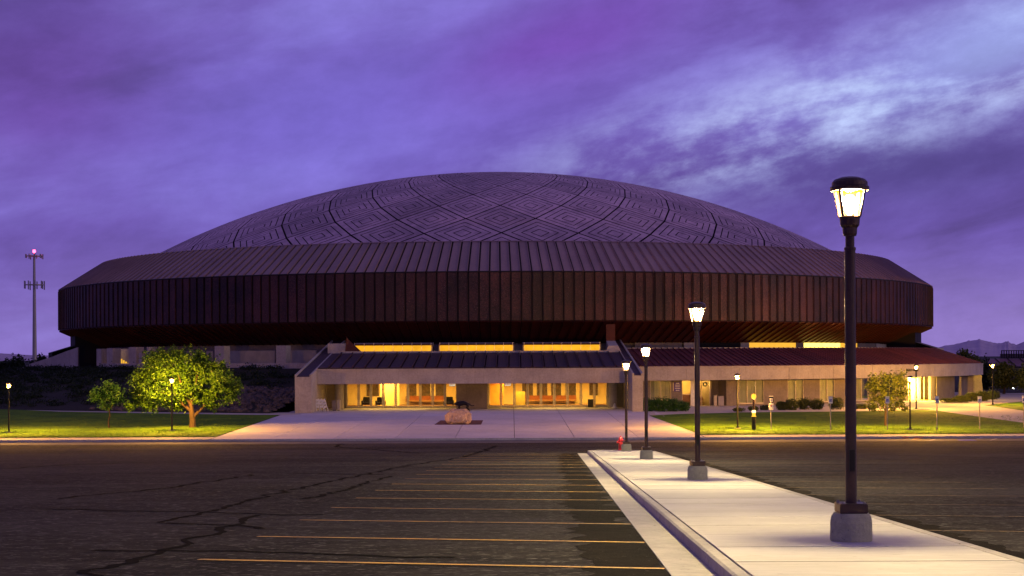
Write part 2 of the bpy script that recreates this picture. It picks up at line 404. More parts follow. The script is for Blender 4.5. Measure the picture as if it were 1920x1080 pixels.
poly_sheet('footpath', M_WALK, gp((1217, 779.5), (1303, 775.8), (1383, 773.5), (1520, 772.3), (1635, 771), (1731, 768.5), (1760, 770.5), (1809, 778), (1920, 793), (2100, 800),
     (2100, 775), (1920, 770.5), (1845, 759.6), (1920, 752.5), (2100, 750), (2100, 737), (1862, 737), (1850, 751), (1700, 752), (1300, 757), (1208, 758)), .008, sub=20)
poly_sheet('lawn', M_GRASS, gp((1845, 759.6), (1920, 770.5), (2100, 775), (2100, 751), (1920, 753)), .02)
poly_sheet('side_road', M_ASPH, gp((1862, 736.5), (2200, 736.5), (2200, 728.5), (1862, 728.5)), .012)

# grass blades standing in clumps on the lawns, ragged along the kerb walk
b = MB(); rnd = random.Random(9)
def blades(x, y, n):
    for _ in range(n):
        px_, py_ = x + rnd.gauss(0, .12), y + rnd.gauss(0, .12); z = gz(px_, py_) + .015; h = rnd.uniform(.04, .13); a = rnd.uniform(0, 6.3)
        k = len(b.v); b.v += [(px_ - .012 * math.cos(a), py_ - .012 * math.sin(a), z), (px_ + .012 * math.cos(a), py_ + .012 * math.sin(a), z), (px_ + rnd.uniform(-.04, .04), py_ + rnd.uniform(-.04, .04), z + h)]
        b.f.append((k, k + 1, k + 2)); b.mi.append(0)
for _ in range(5200):
    u = rnd.random(); yy = KW + .03 + (u ** 2.2) * 28
    x = rnd.uniform(-52, -21.9) if rnd.random() < .45 else rnd.uniform(14.1, 56)
    blades(x, yy, 7)
for _ in range(2600):
    x = rnd.uniform(-52, -21.5) if rnd.random() < .45 else rnd.uniform(13.7, 56); blades(x, KW + abs(rnd.gauss(0, .05)), 6)
tag(b.build('grass', leafmat('grass_blades', (.05, .12, .01), (.15, .22, .02))), 'short green grass growing on both lawns', 'grass', kind='stuff')

# mountains: ranges of real slopes far beyond the valley
def mountain(dist, prof, depth, name):
    b = MB(); n = len(prof)
    rows = 9
    for j in range(rows):
        t = j / (rows - 1)
        for i, (px, py) in enumerate(prof):
            p = P(px, py, dist)
            h = (p.z + 30) * math.sin(math.pi * (.02 + .96 * t)) ** .8 if 0 < j < rows - 1 else 0
            jit = 1 + .1 * mnoise.noise(Vector((i * .35, j * .8, dist * .001)))
            b.v.append((p.x * (1 + (t - .5) * depth / dist), dist + (t - .5) * depth, -30 + (h * (jit if j != rows // 2 else 1))))
    for j in range(rows - 1):
        for i in range(n - 1):
            b.f.append((j * n + i, j * n + i + 1, (j + 1) * n + i + 1, (j + 1) * n + i)); b.mi.append(0)
    tag(b.build(name, M_MTN, smooth=True), kind='structure')
base_prof = [(1600, 668), (1680, 664), (1720, 659), (1750, 654), (1772, 648), (1795, 645), (1812, 640), (1822, 638.5), (1836, 636.5), (1848, 639),
             (1860, 642), (1870, 643.5), (1879, 643), (1886, 640), (1891, 641), (1898, 645), (1906, 646.5), (1914, 643), (1922, 640), (1950, 634), (2000, 640), (2080, 632), (2200, 644), (2400, 650)]
prof = []
for (a, c) in zip(base_prof, base_prof[1:]):
    for k in range(4):
        t = k / 4; prof.append((a[0] + (c[0] - a[0]) * t, a[1] + (c[1] - a[1]) * t + .7 * mnoise.noise(Vector((a[0] * .05 + t * 3, 1, 0)))))
mountain(9000, prof, 3800, 'mountains')
mountain(7600, [(-700, 640), (-500, 650), (-300, 645), (-150, 655), (-40, 660), (60, 666), (200, 668), (400, 669)], 2600, 'mountains')

# ------------------------------------------------------------------ lot markings
def strip(name, m, pts, wd, dz, parent=None, jitter=0.0, kind='structure', label=None):
    """painted or poured line following the ground"""
    b = MB(); P2 = []
    for (a, c) in zip(pts, pts[1:]):
        a, c = Vector(a[:2]), Vector(c[:2]); n = max(2, int((c - a).length / .3))
        for k in range(n): P2.append(a.lerp(c, k / n))
    P2.append(Vector(pts[-1][:2]))
    for i, p in enumerate(P2):
        d = (P2[min(i + 1, len(P2) - 1)] - P2[max(i - 1, 0)]).normalized(); nrm = Vector((-d.y, d.x))
        j1 = jitter * (mnoise.noise(Vector((p.x * .9, p.y * .9, 3))) + .6 * mnoise.noise(Vector((p.x * 3.1, p.y * 3.1, 5)))); j2 = 1 + (jitter and .6 * mnoise.noise(Vector((p.x * 1.7, p.y * 1.7, 9))))
        q = p + nrm * j1
        for s_ in (-1, 1):
            r = q + nrm * s_ * wd / 2 * j2; b.v.append((r.x, r.y, gz(r.x, r.y) + dz))
    for i in range(len(P2) - 1):
        b.f.append((2 * i + 1, 2 * i, 2 * i + 2, 2 * i + 3)); b.mi.append(0)
    o = b.build(name, m, parent)
    if kind: tag(o, kind=kind)
    return o
def lx(y): return 1.26 + .0262 * y - .02      # left edge of the gutter
def rx(y): return 5.02 + .0262 * y            # outer face of right kerb
for k in range(18):
    y = 17.9 + 3.68 * k - .6
    if y > 78: break
    strip('parking_line', M_YEL, [(-4.2 + .0262 * y, y + 1.15), (lx(y) - .02, y - .25)], .125, .010)
for k in range(16):
    y = 22.5 + 3.68 * k
    if y > 76: break
    strip('parking_line', M_YELW, [(rx(y) + .25, y + .3), (rx(y) + 5.6, y - 1.0)], .10, .010)
strip('asphalt_patch', M_ASPH_N, [(lx(5) - .38, 5), (lx(16) - .40, 16), (lx(30) - .5, 30), (lx(50) - .55, 50), (lx(78) - .5, 78)], .85, .004, jitter=.25)
strip('asphalt_patch', M_ASPH_N, [(rx(5) + .38, 5), (rx(30) + .40, 30), (rx(50) + .45, 50), (rx(75) + .4, 76)], .8, .004, jitter=.25)
CR = [[(150, 1085), (300, 1035), (400, 1000), (482, 966)], [(300, 979), (400, 958), (500, 930), (600, 907), (730, 880), (790, 869), (870, 857)],
      [(300, 980), (470, 986), (505, 991)], [(80, 955), (250, 958), (480, 964), (600, 966)], [(180, 1031), (500, 1036), (850, 1046)],
      [(575, 936), (650, 918), (728, 893)], [(100, 936), (300, 917), (480, 890)], [(640, 832), (630, 838), (790, 850)], [(540, 888), (720, 890)],
      [(870, 857), (905, 846), (930, 836)], [(0, 880), (120, 872), (260, 868)], [(1500, 870), (1700, 872), (1920, 868)], [(1620, 852), (1760, 856), (1990, 862)]]
for c in CR:
    strip('tar_seam', M_TAR, [G(*p) for p in c], .13 if c[0][1] > 900 else .24, .006, jitter=.3)
def off6(l): return [G(1600 + x / 6, 790 + y / 6) for x, y in l]
strip('orange_survey_mark', M_ORG, off6([(530, 162), (635, 166), (535, 187), (620, 192)]), .22, .012)
strip('orange_survey_mark', M_ORG, off6([(680, 181), (785, 184), (665, 203)]), .22, .012)
for a in ([(820, 222), (925, 200)], [(1235, 180), (1300, 162)], [(1385, 198), (1455, 178)], [(1540, 215), (1615, 195)], [(1810, 175), (1835, 157)]):
    strip('parking_line', M_WHT, off6(a), .12, .012)
for a in ([(380, 170), (850, 215)], [(20, 185), (190, 212)], [(850, 215), (1020, 213)]): strip('parking_line', M_WHT, off6(a), .08, .008)
strip('disabled_bay_marking', M_BLU, off6([(1175, 214), (1375, 215)]), 1.0, .012)
strip('disabled_bay_symbol', M_WHT, off6([(1240, 213), (1270, 213)]), .35, .016)
for x0, x1 in ((535, 575), (790, 840), (950, 975)):
    pass

# ------------------------------------------------------------------ traffic island
ISL_Y0, ISL_Y1 = 3.0, 73.0
isl = empty('traffic_island', (3.5, 20, gz(3.5, 20))); isl['kind'] = 'structure'
def iz(y): return gz(0, y) + .15
# gutter pan
b = MB()
ys = lin(ISL_Y0, 77.8, 26)
for y0, y1 in zip(ys, ys[1:]):
    b.hexa([(lx(y0), y0, gz(0, y0) - .05), (lx(y0) + .5, y0, gz(0, y0) - .05), (lx(y1) + .5, y1, gz(0, y1) - .05), (lx(y1), y1, gz(0, y1) - .05),
            (lx(y0), y0, gz(0, y0) + .014), (lx(y0) + .5, y0, gz(0, y0) + .008), (lx(y1) + .5, y1, gz(0, y1) + .008), (lx(y1), y1, gz(0, y1) + .014)])
b.build('gutter_pan', M_KERB, isl)
def kerb_run(xa, wd, name, ya, yb, step=3.0):
    y0 = ya
    while y0 < yb - .1:
        y1 = min(y0 + step, yb)
        b = MB(); r = .03
        for (p, q) in ((y0 + .006, y1 - .006),):
            prof = [(0, -.12), (.0, .13), (r, .15), (wd - r, .152), (wd, .13), (wd, -.12)]
            n = len(b.v)
            for yy in (p, q):
                for (u, z) in prof: b.v.append((xa(yy) + u, yy, gz(0, yy) + z))
            m = len(prof)
            for i in range(m - 1): b.f.append((n + i, n + i + 1, n + m + i + 1, n + m + i)); b.mi.append(0)
            b.f.append(tuple(n + i for i in reversed(range(m)))); b.f.append(tuple(n + m + i for i in range(m))); b.mi += [0, 0]
        b.build(name, M_KERB, isl); y0 = y1
kerb_run(lambda y: lx(y) + .5, .17, 'kerb_stone', ISL_Y0, 77.6)
kerb_run(lambda y: rx(y) - .17, .17, 'kerb_stone', ISL_Y0, 75.7)
# rounded far end of the kerb
tip = [(lx(77.6) + .5, 77.6), (lx(78.8) + .75, 78.8), (lx(79.2) + 1.1, 79.2), (rx(79.2) - 1.9, 79.2), (rx(77.7) - .8, 78.4), (rx(75.7), 75.7)]
for (a, c) in zip(tip, tip[1:]):
    a, c = Vector(a), Vector(c); d = (c - a).normalized(); n = Vector((d.y, -d.x)) * .17
    b = MB(); q = [a, c, c + n, a + n]
    b.hexa([(p.x, p.y, gz(0, p.y) - .1) for p in q] + [(p.x, p.y, iz(p.y)) for p in q]); b.build('kerb_stone', M_KERB, isl)
# slabs cast between the kerbs, each with an open joint
y0 = ISL_Y0; k = 0
while y0 < 78.9:
    y1 = min(y0 + 1.9, 79.0); a, c = y0 + .018, y1 - .018; dz = .001 + .002 * (k % 3)
    def edge(y):
        l = lx(y) + .68; r = rx(y) - .18
        if y > 77.6: l += (y - 77.6) * .45
        if y > 75.6: r -= (y - 75.6) * .62
        return l, r
    b = MB(); (l0, r0), (l1, r1) = edge(a), edge(c)
    b.hexa([(l0, a, iz(a) - .1), (r0, a, iz(a) - .1), (r1, c, iz(c) - .1), (l1, c, iz(c) - .1),
            (l0, a, iz(a) - .004 + dz), (r0, a, iz(a) - .004 + dz), (r1, c, iz(c) - .004 + dz), (l1, c, iz(c) - .004 + dz)])
    b.build('slab', M_ISLE, isl); y0 = y1; k += 1

# ================================================================== THE ARENA
C0 = Vector((-2.25, 233.0, 0))
def pol(r, th, z): return Vector((C0.x + r * math.sin(th), C0.y - r * math.cos(th), z))
def th_of(px, r, py=690):
    dx, _ = unroll(px, py); lo, hi = -math.acos(r / 233), math.acos(r / 233)
    for _ in range(50):
        t = (lo + hi) / 2; p = pol(r, t, 0)
        if p.x / p.y * F < dx: lo = t
        else: hi = t
    return t
arena = empty('arena', (C0.x, C0.y, -5.2), 'huge round arena with a diamond patterned dome above a dark ribbed metal drum', 'building')
RO, ZB, ZT = 63.3, 4.07, 9.41      # drum
RI, ZI = 57.6, 13.12               # top of the sloping roof band
N = 342; DT = 2 * math.pi / N
Z0 = -5.2
def pan(profile, half, gap, rib, name, m, th=.05, mseam=None):
    """a sheet-metal panel seen from outside, straight along the profile (r,z), with a standing seam on each edge"""
    b = MB()
    (r0, z0), (r1, z1) = profile
    L = math.hypot(r1 - r0, z1 - z0); nr, nz = (z1 - z0) / L, -(r1 - r0) / L     # outward normal
    def q(r, z, t, off, o2=0):
        rr = r + nr * off; return (rr * math.sin(t) + o2 * math.cos(t), -rr * math.cos(t) + o2 * math.sin(t), z + nz * off - Z0)
    g0, g1 = gap / r0, gap / r1
    t0, t1 = half - g0, half - g1
    b.hexa([q(r0, z0, -t0, -.02), q(r0, z0, t0, -.02), q(r1, z1, t1, -.02), q(r1, z1, -t1, -.02),
            q(r0, z0, -t0, th), q(r0, z0, t0, th), q(r1, z1, t1, th), q(r1, z1, -t1, th)])
    if rib:
        for s_ in (1,):
            a0, a1 = s_ * t0, s_ * t1; w0, w1 = -.05 / r0, -.05 / r1
            b.hexa([q(r0, z0, a0 + w0, th), q(r0, z0, a0, th), q(r1, z1, a1, th), q(r1, z1, a1 + w1, th),
                    q(r0, z0, a0 + w0, th + rib), q(r0, z0, a0, th + rib), q(r1, z1, a1, th + rib), q(r1, z1, a1 + w1, th + rib)])
    return b.mesh(name, m)
me_roof = pan(((RO, ZT), (RI, ZI)), DT / 2, .095, .15, 'roof_panel', M_RROOF)
me_wall = pan(((RO, ZB), (RO, ZT - .06)), DT / 2, .10, .10, 'wall_panel', M_RWALL)
me_soff = pan(((58.0, 1.68), (RO - .06, ZB - .08)), DT / 2, .06, .14, 'soffit_panel', M_SOFF)
NV = 72
for k in range(-NV, NV + 1):
    th = (k + .35) * DT
    inst('roof_panel', me_roof, arena, rz=th); inst('wall_panel', me_wall, arena, rz=th); inst('soffit_panel', me_soff, arena, rz=th)
def rest(me, name, m, a, c):
    b = MB()
    for k in range(a, c):
        t = (k + .35) * DT; cs, sn = math.cos(t), math.sin(t); n = len(b.v)
        for v in me.vertices: b.v.append((v.co.x * cs - v.co.y * sn, v.co.x * sn + v.co.y * cs, v.co.z))
        for p in me.polygons: b.f.append(tuple(n + i for i in p.vertices)); b.mi.append(0)
    o = bpy.data.objects.new(name, b.mesh(name, m)); COL.objects.link(o); o.parent = arena; o['kind'] = 'stuff'
rest(me_roof, 'rear_roof_panels', M_RROOF, NV + 1, N - NV); rest(me_wall, 'rear_wall_panels', M_RWALL, NV + 1, N - NV); rest(me_soff, 'rear_soffit_panels', M_SOFF, NV + 1, N - NV)
def ring(profile, name, m, parent, t0=-math.pi, t1=math.pi, n=180, smooth=False):
    b = MB()
    for (r0, z0), (r1, z1) in zip(profile, profile[1:]):
        for i in range(n):
            a, c = t0 + (t1 - t0) * i / n, t0 + (t1 - t0) * (i + 1) / n
            b.quad(pol(r0, a, z0), pol(r0, c, z0), pol(r1, c, z1), pol(r1, a, z1))
    return b.build(name, m, parent, smooth=smooth)
# dark carcass behind the panels (shows in every joint), cap over the top edge, deck between band and dome
ring([(57.9, 1.6), (RO - .12, ZB - .1), (RO - .06, ZB), (RO - .06, ZT), (RI - .02, ZI - .02)], 'drum_carcass', M_SEAM, arena)
ring([(RI + .15, ZI + .02), (RI + .02, ZI + .12), (RI - .35, ZI + .10), (RI - .4, ZI - .15), (52.6, ZI - .2)], 'roof_edge_cap', M_RROOF, arena)
ring([(RO + .02, ZT - .09), (RO + .10, ZT - .04), (RO + .08, ZT + .06), (RO - .05, ZT + .1)], 'eave_trim', M_SEAM, arena)
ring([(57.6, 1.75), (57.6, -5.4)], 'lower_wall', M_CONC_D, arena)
# dome: spherical cap clad in diamonds of nested metal courses
A_, S_ = 53.0, 14.15; ZBASE = 13.0
RS = (A_ * A_ + S_ * S_) / (2 * S_); ZC = ZBASE + S_ - RS
ND = 34; DD = 2 * math.pi / ND; TH0 = math.radians(1.2)
ROWS = [58.2, 54.0, 49.9, 45.8, 41.3, 36.6, 31.9, 27.1, 22.5, 18.2, 14.2, 10.6, 7.4, 4.6]
def sph(r, t, h=0.0):
    z = ZC + math.sqrt(max(RS * RS - r * r, 0)); d = Vector((r * math.sin(t), -r * math.cos(t), z - ZC)).normalized()
    return Vector((0, 0, ZC - Z0)) + d * (RS + h)
def onsphere(p, h):
    c = Vector((0, 0, ZC - Z0)); return c + (p - c).normalized() * (RS + h)
def diamond(k):
    c = [sph(ROWS[k - 1], 0), sph(ROWS[k], DD / 2), sph(ROWS[k + 1], 0), sph(ROWS[k], -DD / 2)]
    o = (sph(ROWS[k], 0)); b = MB()
    L = (c[0] - c[2]).length / 2
    def rg(s, h): return [onsphere(o + (q - o) * s, h) for q in c]
    g = .18 / L; g0 = .32 / L
    rings = 4 if k < 9 else 3
    edges = [1 - .5 * g0] + [i / rings for i in range(rings - 1, 0, -1)] + [0]
    for i in range(rings):
        so, si = edges[i] , edges[i + 1]
        if i: so -= g
        h = .05
        hin = .05
        lim = -ROWS[0]
        a1, a2, a3 = rg(so, h - .05), rg(so - .0, h), rg(max(si, 0.0) + (.0 if i == rings - 1 else .0), hin)
        for j in range(4):
            j2 = (j + 1) % 4
            b.cur = 1; b.quad(a1[j], a1[j2], a2[j2], a2[j])
            b.cur = 0
            if si <= 0: b.quad(a2[j], a2[j2], onsphere(o, hin))
            else: b.quad(a2[j], a2[j2], a3[j2], a3[j])
        if si > 0:
            a4 = rg(si, .0); a5 = rg(si - g, .0)
            for j in range(4):
                j2 = (j + 1) % 4; b.cur = 1
                b.quad(a3[j], a3[j2], a4[j2], a4[j]); b.quad(a4[j], a4[j2], a5[j2], a5[j])
    return b
for k in range(1, len(ROWS) - 1):
    b = diamond(k)
    if k == 1 or k == 2:       # lowest diamonds are cut off by the gutter
        me = b.mesh('roof_diamond', [M_DOME, M_DOMED]); bm = bmesh.new(); bm.from_mesh(me)
        # cut along a level plane at the rim
        bmesh.ops.bisect_plane(bm, geom=bm.verts[:] + bm.edges[:] + bm.faces[:], plane_co=(0, 0, ZBASE - .12 - Z0), plane_no=(0, 0, -1), clear_outer=True)
        bm.to_mesh(me); bm.free()
    else: me = b.mesh('roof_diamond', [M_DOME, M_DOMED])
    offs = 0 if k % 2 else .5
    for j in range(ND):
        t = TH0 + (j + offs) * DD
        if t > math.pi: t -= 2 * math.pi
        if math.cos(t) < -.12 and k < 10: continue
        inst('roof_diamond', me, arena, rz=t)
shell = MB(); n = 120; rr = [53.05] + [53 - i * 53 / 24 for i in range(1, 25)]
for j in range(24):
    for i in range(n):
        a, c = 2 * math.pi * i / n, 2 * math.pi * (i + 1) / n
        f4 = [sph(rr[j], a, -.14), sph(rr[j], c, -.14), sph(rr[j + 1], c, -.14), sph(rr[j + 1], a, -.14)]
        shell.quad(*f4)
o = bpy.data.objects.new('dome_shell', shell.mesh('dome_shell', M_DOMED)); COL.objects.link(o); o.parent = arena
# side blocks under the drum at the far left and right, with their sloping skirts
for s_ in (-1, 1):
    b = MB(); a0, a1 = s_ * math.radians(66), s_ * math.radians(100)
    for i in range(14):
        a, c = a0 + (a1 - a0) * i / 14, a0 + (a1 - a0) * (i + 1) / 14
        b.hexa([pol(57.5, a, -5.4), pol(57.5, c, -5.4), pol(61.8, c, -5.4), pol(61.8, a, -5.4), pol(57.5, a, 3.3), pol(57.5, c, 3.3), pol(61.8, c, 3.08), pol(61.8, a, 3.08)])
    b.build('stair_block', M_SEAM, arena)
    ring([(61.85, 1.8), (64.75, .9), (64.75, -.4)], 'skirt_roof', M_EARTH if s_ < 0 else M_CONC_D, arena, min(a0, a1), max(a0, a1), 20)

# right-hand upper concourse: lit windows tucked under the soffit and floodlights aimed at it
for i, (p0, p1, mm) in enumerate([(1190, 1214, M_CONC_D), (1216, 1278, M_CONC_D), (1282, 1302, M_CONC), (1312, 1388, M_VOID), (1388, 1404, M_CONC), (1405, 1434, M_WARM), (1435, 1460, M_WARM), (1461, 1491, M_WARM), (1492, 1506, M_CONC_D),
                                  (1508, 1534, M_HOT), (1535, 1574, M_HOT), (1576, 1606, M_WARM), (1608, 1640, M_CONC_D), (1642, 1676, M_CONC)]):
    a, c = th_of(p0, 58.2), th_of(p1, 58.2); b = MB()
    b.hexa([pol(58.1, a, -.4), pol(58.1, c, -.4), pol(58.3, c, -.4), pol(58.3, a, -.4), pol(58.1, a, 1.62), pol(58.1, c, 1.62), pol(58.3, c, 1.62), pol(58.3, a, 1.62)])
    b.build('concourse_window' if mm in (M_WARM, M_HOT) else 'concourse_wall', mm, arena)
for th, pw in ((24, 8), (34, 35), (39, 190), (44, 150), (52, 30)):
    p = pol(62.2, math.radians(th), .35)
    b = MB(); b.box(p.x - .2, p.x + .2, p.y - .15, p.y + .15, p.z - .35, p.z); b.build('floodlight', M_BLACK, arena)
    light('floodlight_lamp', 'SPOT', (p.x, p.y, p.z + .05), pw, (1, .30, .06), arena, .15, (math.radians(180), 0, 0), spot=math.radians(160))

# ------------------------------------------------------------------ office wing (arc)
ow = empty('office_wing', tuple(pol(70, math.radians(38), -5.38)), 'low curved office wing with a dark red seamed roof and pale concrete fascia', 'building')
T0, T1 = math.radians(11.9), math.radians(63.6)
RF, RR_, ZF, ZR, ZS = 71.0, 64.7, -1.07, .93, -2.53
n = 84; dt = (T1 - T0) / n
oo = org(ow)
def pan2(profile, half, gap, rib, name, m, th=.04):
    b = MB(); (r0, z0), (r1, z1) = profile
    L = math.hypot(r1 - r0, z1 - z0); nr, nz = (z1 - z0) / L, -(r1 - r0) / L
    def q(r, z, t, off):
        rr = r + nr * off; return (rr * math.sin(t), -rr * math.cos(t), z + nz * off)
    t0, t1 = half - gap / r0, half - gap / r1
    b.hexa([q(r0, z0, -t0, -.02), q(r0, z0, t0, -.02), q(r1, z1, t1, -.02), q(r1, z1, -t1, -.02), q(r0, z0, -t0, th), q(r0, z0, t0, th), q(r1, z1, t1, th), q(r1, z1, -t1, th)])
    w0, w1 = .045 / r0, .045 / r1
    b.hexa([q(r0, z0, t0 - w0, th), q(r0, z0, t0, th), q(r1, z1, t1, th), q(r1, z1, t1 - w1, th), q(r0, z0, t0 - w0, th + rib), q(r0, z0, t0, th + rib), q(r1, z1, t1, th + rib), q(r1, z1, t1 - w1, th + rib)])
    return b.mesh(name, m)
me = pan2(((RF - .25, ZF + .02), (RR_ + .15, ZR - .05)), dt / 2, .05, .12, 'roof_panel', M_OROOF)
for k in range(n): inst('roof_panel', me, ow, tuple(C0 - oo), T0 + (k + .5) * dt)
def arcbox(r0, r1, z0, z1, t0, t1, name, m, parent, n=None, bevel=0):
    n = n or max(1, int(abs(t1 - t0) / math.radians(1.5))); b = MB()
    for i in range(n):
        a, c = t0 + (t1 - t0) * i / n, t0 + (t1 - t0) * (i + 1) / n
        b.quad(pol(r1, a, z0), pol(r1, c, z0), pol(r1, c, z1), pol(r1, a, z1)); b.quad(pol(r0, c, z0), pol(r0, a, z0), pol(r0, a, z1), pol(r0, c, z1))
        b.quad(pol(r0, a, z1), pol(r1, a, z1), pol(r1, c, z1), pol(r0, c, z1)); b.quad(pol(r1, a, z0), pol(r0, a, z0), pol(r0, c, z0), pol(r1, c, z0))
    b.quad(pol(r0, t0, z0), pol(r1, t0, z0), pol(r1, t0, z1), pol(r0, t0, z1)); b.quad(pol(r1, t1, z0), pol(r0, t1, z0), pol(r0, t1, z1), pol(r1, t1, z1))
    return b.build(name, m, parent)
ring([(RF - .3, ZF - .05), (RR_, ZR - .12), (RR_ - .3, -.5)], 'roof_deck', M_SEAM, ow, T0, T1, 60)
arcbox(RR_ - .35, RR_ + .12, ZR - .4, ZR + .07, T0, T1 + .2, 'ridge_parapet', M_CONC, ow)
nf = 10
for i in range(nf):
    a, c = T0 + (T1 - T0) * i / nf + .0002, T0 + (T1 - T0) * (i + 1) / nf - .0002
    arcbox(RF - .35, RF, ZS, ZF - .12, a, c, 'fascia_panel', M_CONC, ow)
arcbox(RF - .4, RF + .05, ZF - .117, ZF + .03, T0, T1, 'coping', M_CONC, ow)
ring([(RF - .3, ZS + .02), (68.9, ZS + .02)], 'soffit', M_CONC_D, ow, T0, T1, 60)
for (r0, r1, z) in ((64.7, 68.9, ZF),):
    b = MB(); b.quad(pol(71, T1, -5.5), pol(64.7, T1, -5.5), pol(64.7, T1, ZR), pol(71 - .3, T1, ZF)); b.build('end_wall', M_CONC, ow)
arcbox(69.3, 69.7, -5.5, -1.3, T1 + .003, T1 + math.radians(9), 'garden_wall', M_CONC, ow)
RW = 69.2; ZG = -5.44
def wx(px): return th_of(px, RW, 740)
def seg(b, t0, t1, r0, r1, z0, z1):
    b.hexa([pol(r0, t0, z0), pol(r0, t1, z0), pol(r1, t1, z0), pol(r1, t0, z0), pol(r0, t0, z1), pol(r0, t1, z1), pol(r1, t1, z1), pol(r1, t0, z1)]); return b
CBAY = [(1196, 1219), (1259, 1279), (1364, 1385), (1433, 1477), (1507, 1537), (1565, 1603), (1629, 1655), (1682, 1703), (1745, 1753), (1756, 1790), (1803, 1814), (1824, 1832)]
for a, c in CBAY:
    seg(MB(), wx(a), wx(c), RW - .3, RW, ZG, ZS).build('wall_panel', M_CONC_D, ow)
WBAY = [(1219, 1259, 2, -5.1), (1385, 1433, 3, -5.1), (1477, 1507, 2, -5.1), (1537, 1565, 2, -5.1), (1603, 1629, 2, -5.1), (1655, 1682, 2, -5.1), (1790, 1803, 1, -5.1), (1814, 1824, 1, -5.1), (1832, 1839, 1, -5.1)]
for a, c, nm, zs in WBAY:
    a, c = wx(a), wx(c); fw = .07 / RW; b = MB()
    seg(b, a, c, RW - .14, RW - .04, zs - .12, zs); seg(b, a, c, RW - .14, RW - .04, ZS - .09, ZS - .004)
    for i in range(nm + 1):
        x = a + (c - a) * i / nm; x0, x1 = max(a, x - fw / 2), min(c, x + fw / 2)
        if i == 0: x1 = a + fw
        if i == nm: x0 = c - fw
        seg(b, x0, x1, RW - .13, RW - .03, zs, ZS - .09)
    fr = b.build('window', M_BRASS, ow)
    for i in range(nm):
        x0, x1 = a + (c - a) * i / nm + fw, a + (c - a) * (i + 1) / nm - fw
        seg(MB(), x0, x1, RW - .095, RW - .085, zs, ZS - .09).build('pane', M_GLASS, fr)
        bb = MB(); nb = max(4, int((x1 - x0) * RW / .14)); random.seed(int(a * 1e4) + i)
        for j in range(nb):
            u0 = x0 + (x1 - x0) * j / nb; u1 = x0 + (x1 - x0) * (j + .93) / nb; tw = random.uniform(-.02, .02)
            bb.quad(pol(RW - .18 + tw, u0, zs), pol(RW - .18 - tw, u1, zs), pol(RW - .18 - tw, u1, ZS), pol(RW - .18 + tw, u0, ZS))
        bb.build('blind', M_BLIND, fr)
    seg(MB(), a, c, RW - .30, RW - .02, ZG, zs - .12).build('sill_wall', M_CONC_D, ow)
    light('office_and_fill_light', 'POINT', pol(RW - 1.2, (a + c) / 2, -3.2), 40 if a < wx(1300) else 50, (1, .8, .45), ow, .2)  # fill light added behind each window to brighten its blinds
# rooms behind the windows; warm lights at the lit counter and doorway
ring([(RW - 3.2, ZG), (RW - 3.2, ZS + .1)], 'inner_wall', M_CREAM, ow, T0, T1, 50)
ring([(RW, ZG + .01), (RW - 3.2, ZG + .01)], 'inner_floor', M_WALNUT, ow, T0, T1, 50)
ring([(RW - .2, ZS + .12), (RW - 3.2, ZS + .12)], 'inner_ceiling', M_CREAM, ow, T0, T1, 50)
for px, pw in ((1290, 200), (1321, 200)):
    light('office_and_fill_light', 'POINT', pol(RW - 1.6, wx(px), -3.0), pw, (1, .56, .13), ow, .3)
# counter bay, pale door, open lit doorway
b = MB(); a, c = wx(1279), wx(1296); seg(b, a, c, RW - .12, RW - .04, ZG, ZG + .06); seg(b, a, c, RW - .12, RW - .04, -4.12, -4.04); seg(b, a, c, RW - .12, RW - .04, ZS - .08, ZS - .004)
seg(b, a, a + .0009, RW - .12, RW - .04, ZG, ZS - .004); seg(b, c - .0009, c, RW - .12, RW - .04, ZG, ZS - .004)
fr = b.build('service_window', M_BRASS, ow); seg(MB(), a, c, RW - .09, RW - .08, -4.04, ZS - .08).build('pane', M_GLASS, fr)
seg(MB(), a, c, RW - .7, RW - .2, ZG, -4.1).build('counter', M_WALNUT, ow)
a, c = wx(1296), wx(1311); d = seg(MB(), a, c, RW - .12, RW - .05, ZG, ZS - .01).build('door', M_WHITE, ow)
p = pol(RW - .02, a + (c - a) * .85, -4.3); MB().box(p.x - .03, p.x + .03, p.y - .05, p.y + .02, p.z - .12, p.z + .12).build('handle', M_GALV, d)
a, c = wx(1311), wx(1332); b = MB(); f_ = .0012
seg(b, a, a + f_, RW - .14, RW - .02, ZG, ZS - .01); seg(b, c - f_, c, RW - .14, RW - .02, ZG, ZS - .01); seg(b, a + .0035, a + .0035 + f_ * .7, RW - .14, RW - .02, ZG, ZS - .01); seg(b, a + f_, c - f_, RW - .14, RW - .02, ZS - .1, ZS - .01)
fr = b.build('door_frame', M_BRASS, ow); seg(MB(), a + f_, c - f_, RW - .1, RW - .09, ZG, ZS - .1).build('pane', M_GLASS, fr)
# wreath on the glass
p = pol(RW - .02, wx(1322), -3.02); bm = MB()
pts = [(p.x + .19 * math.cos(q), p.y - .03, p.z + .19 * math.sin(q)) for q in lin(0, 2 * math.pi, 20)]
bm.tube(pts, [.075] * 21, 6); tag(bm.build('wreath', M_LEAFD), 'dark round wreath hanging on the lit glass door', 'wreath')
# recess
arc_a, arc_c = wx(1332), wx(1364)
seg(MB(), arc_a, arc_c, RW - 1.9, RW - 1.7, ZG, ZS).build('recess_wall', M_CONC_D, ow)
seg(MB(), arc_a, arc_a + .001, RW - 1.7, RW, ZG, ZS).build('recess_wall', M_CONC_D, ow); seg(MB(), arc_c - .002, arc_c, RW - 1.7, RW, ZG, ZS).build('recess_wall', M_CONC_D, ow)
seg(MB(), wx(1345), wx(1347), RW - 1.69, RW - 1.66, -3.55, -2.7).build('slot_window', M_WARM, ow)
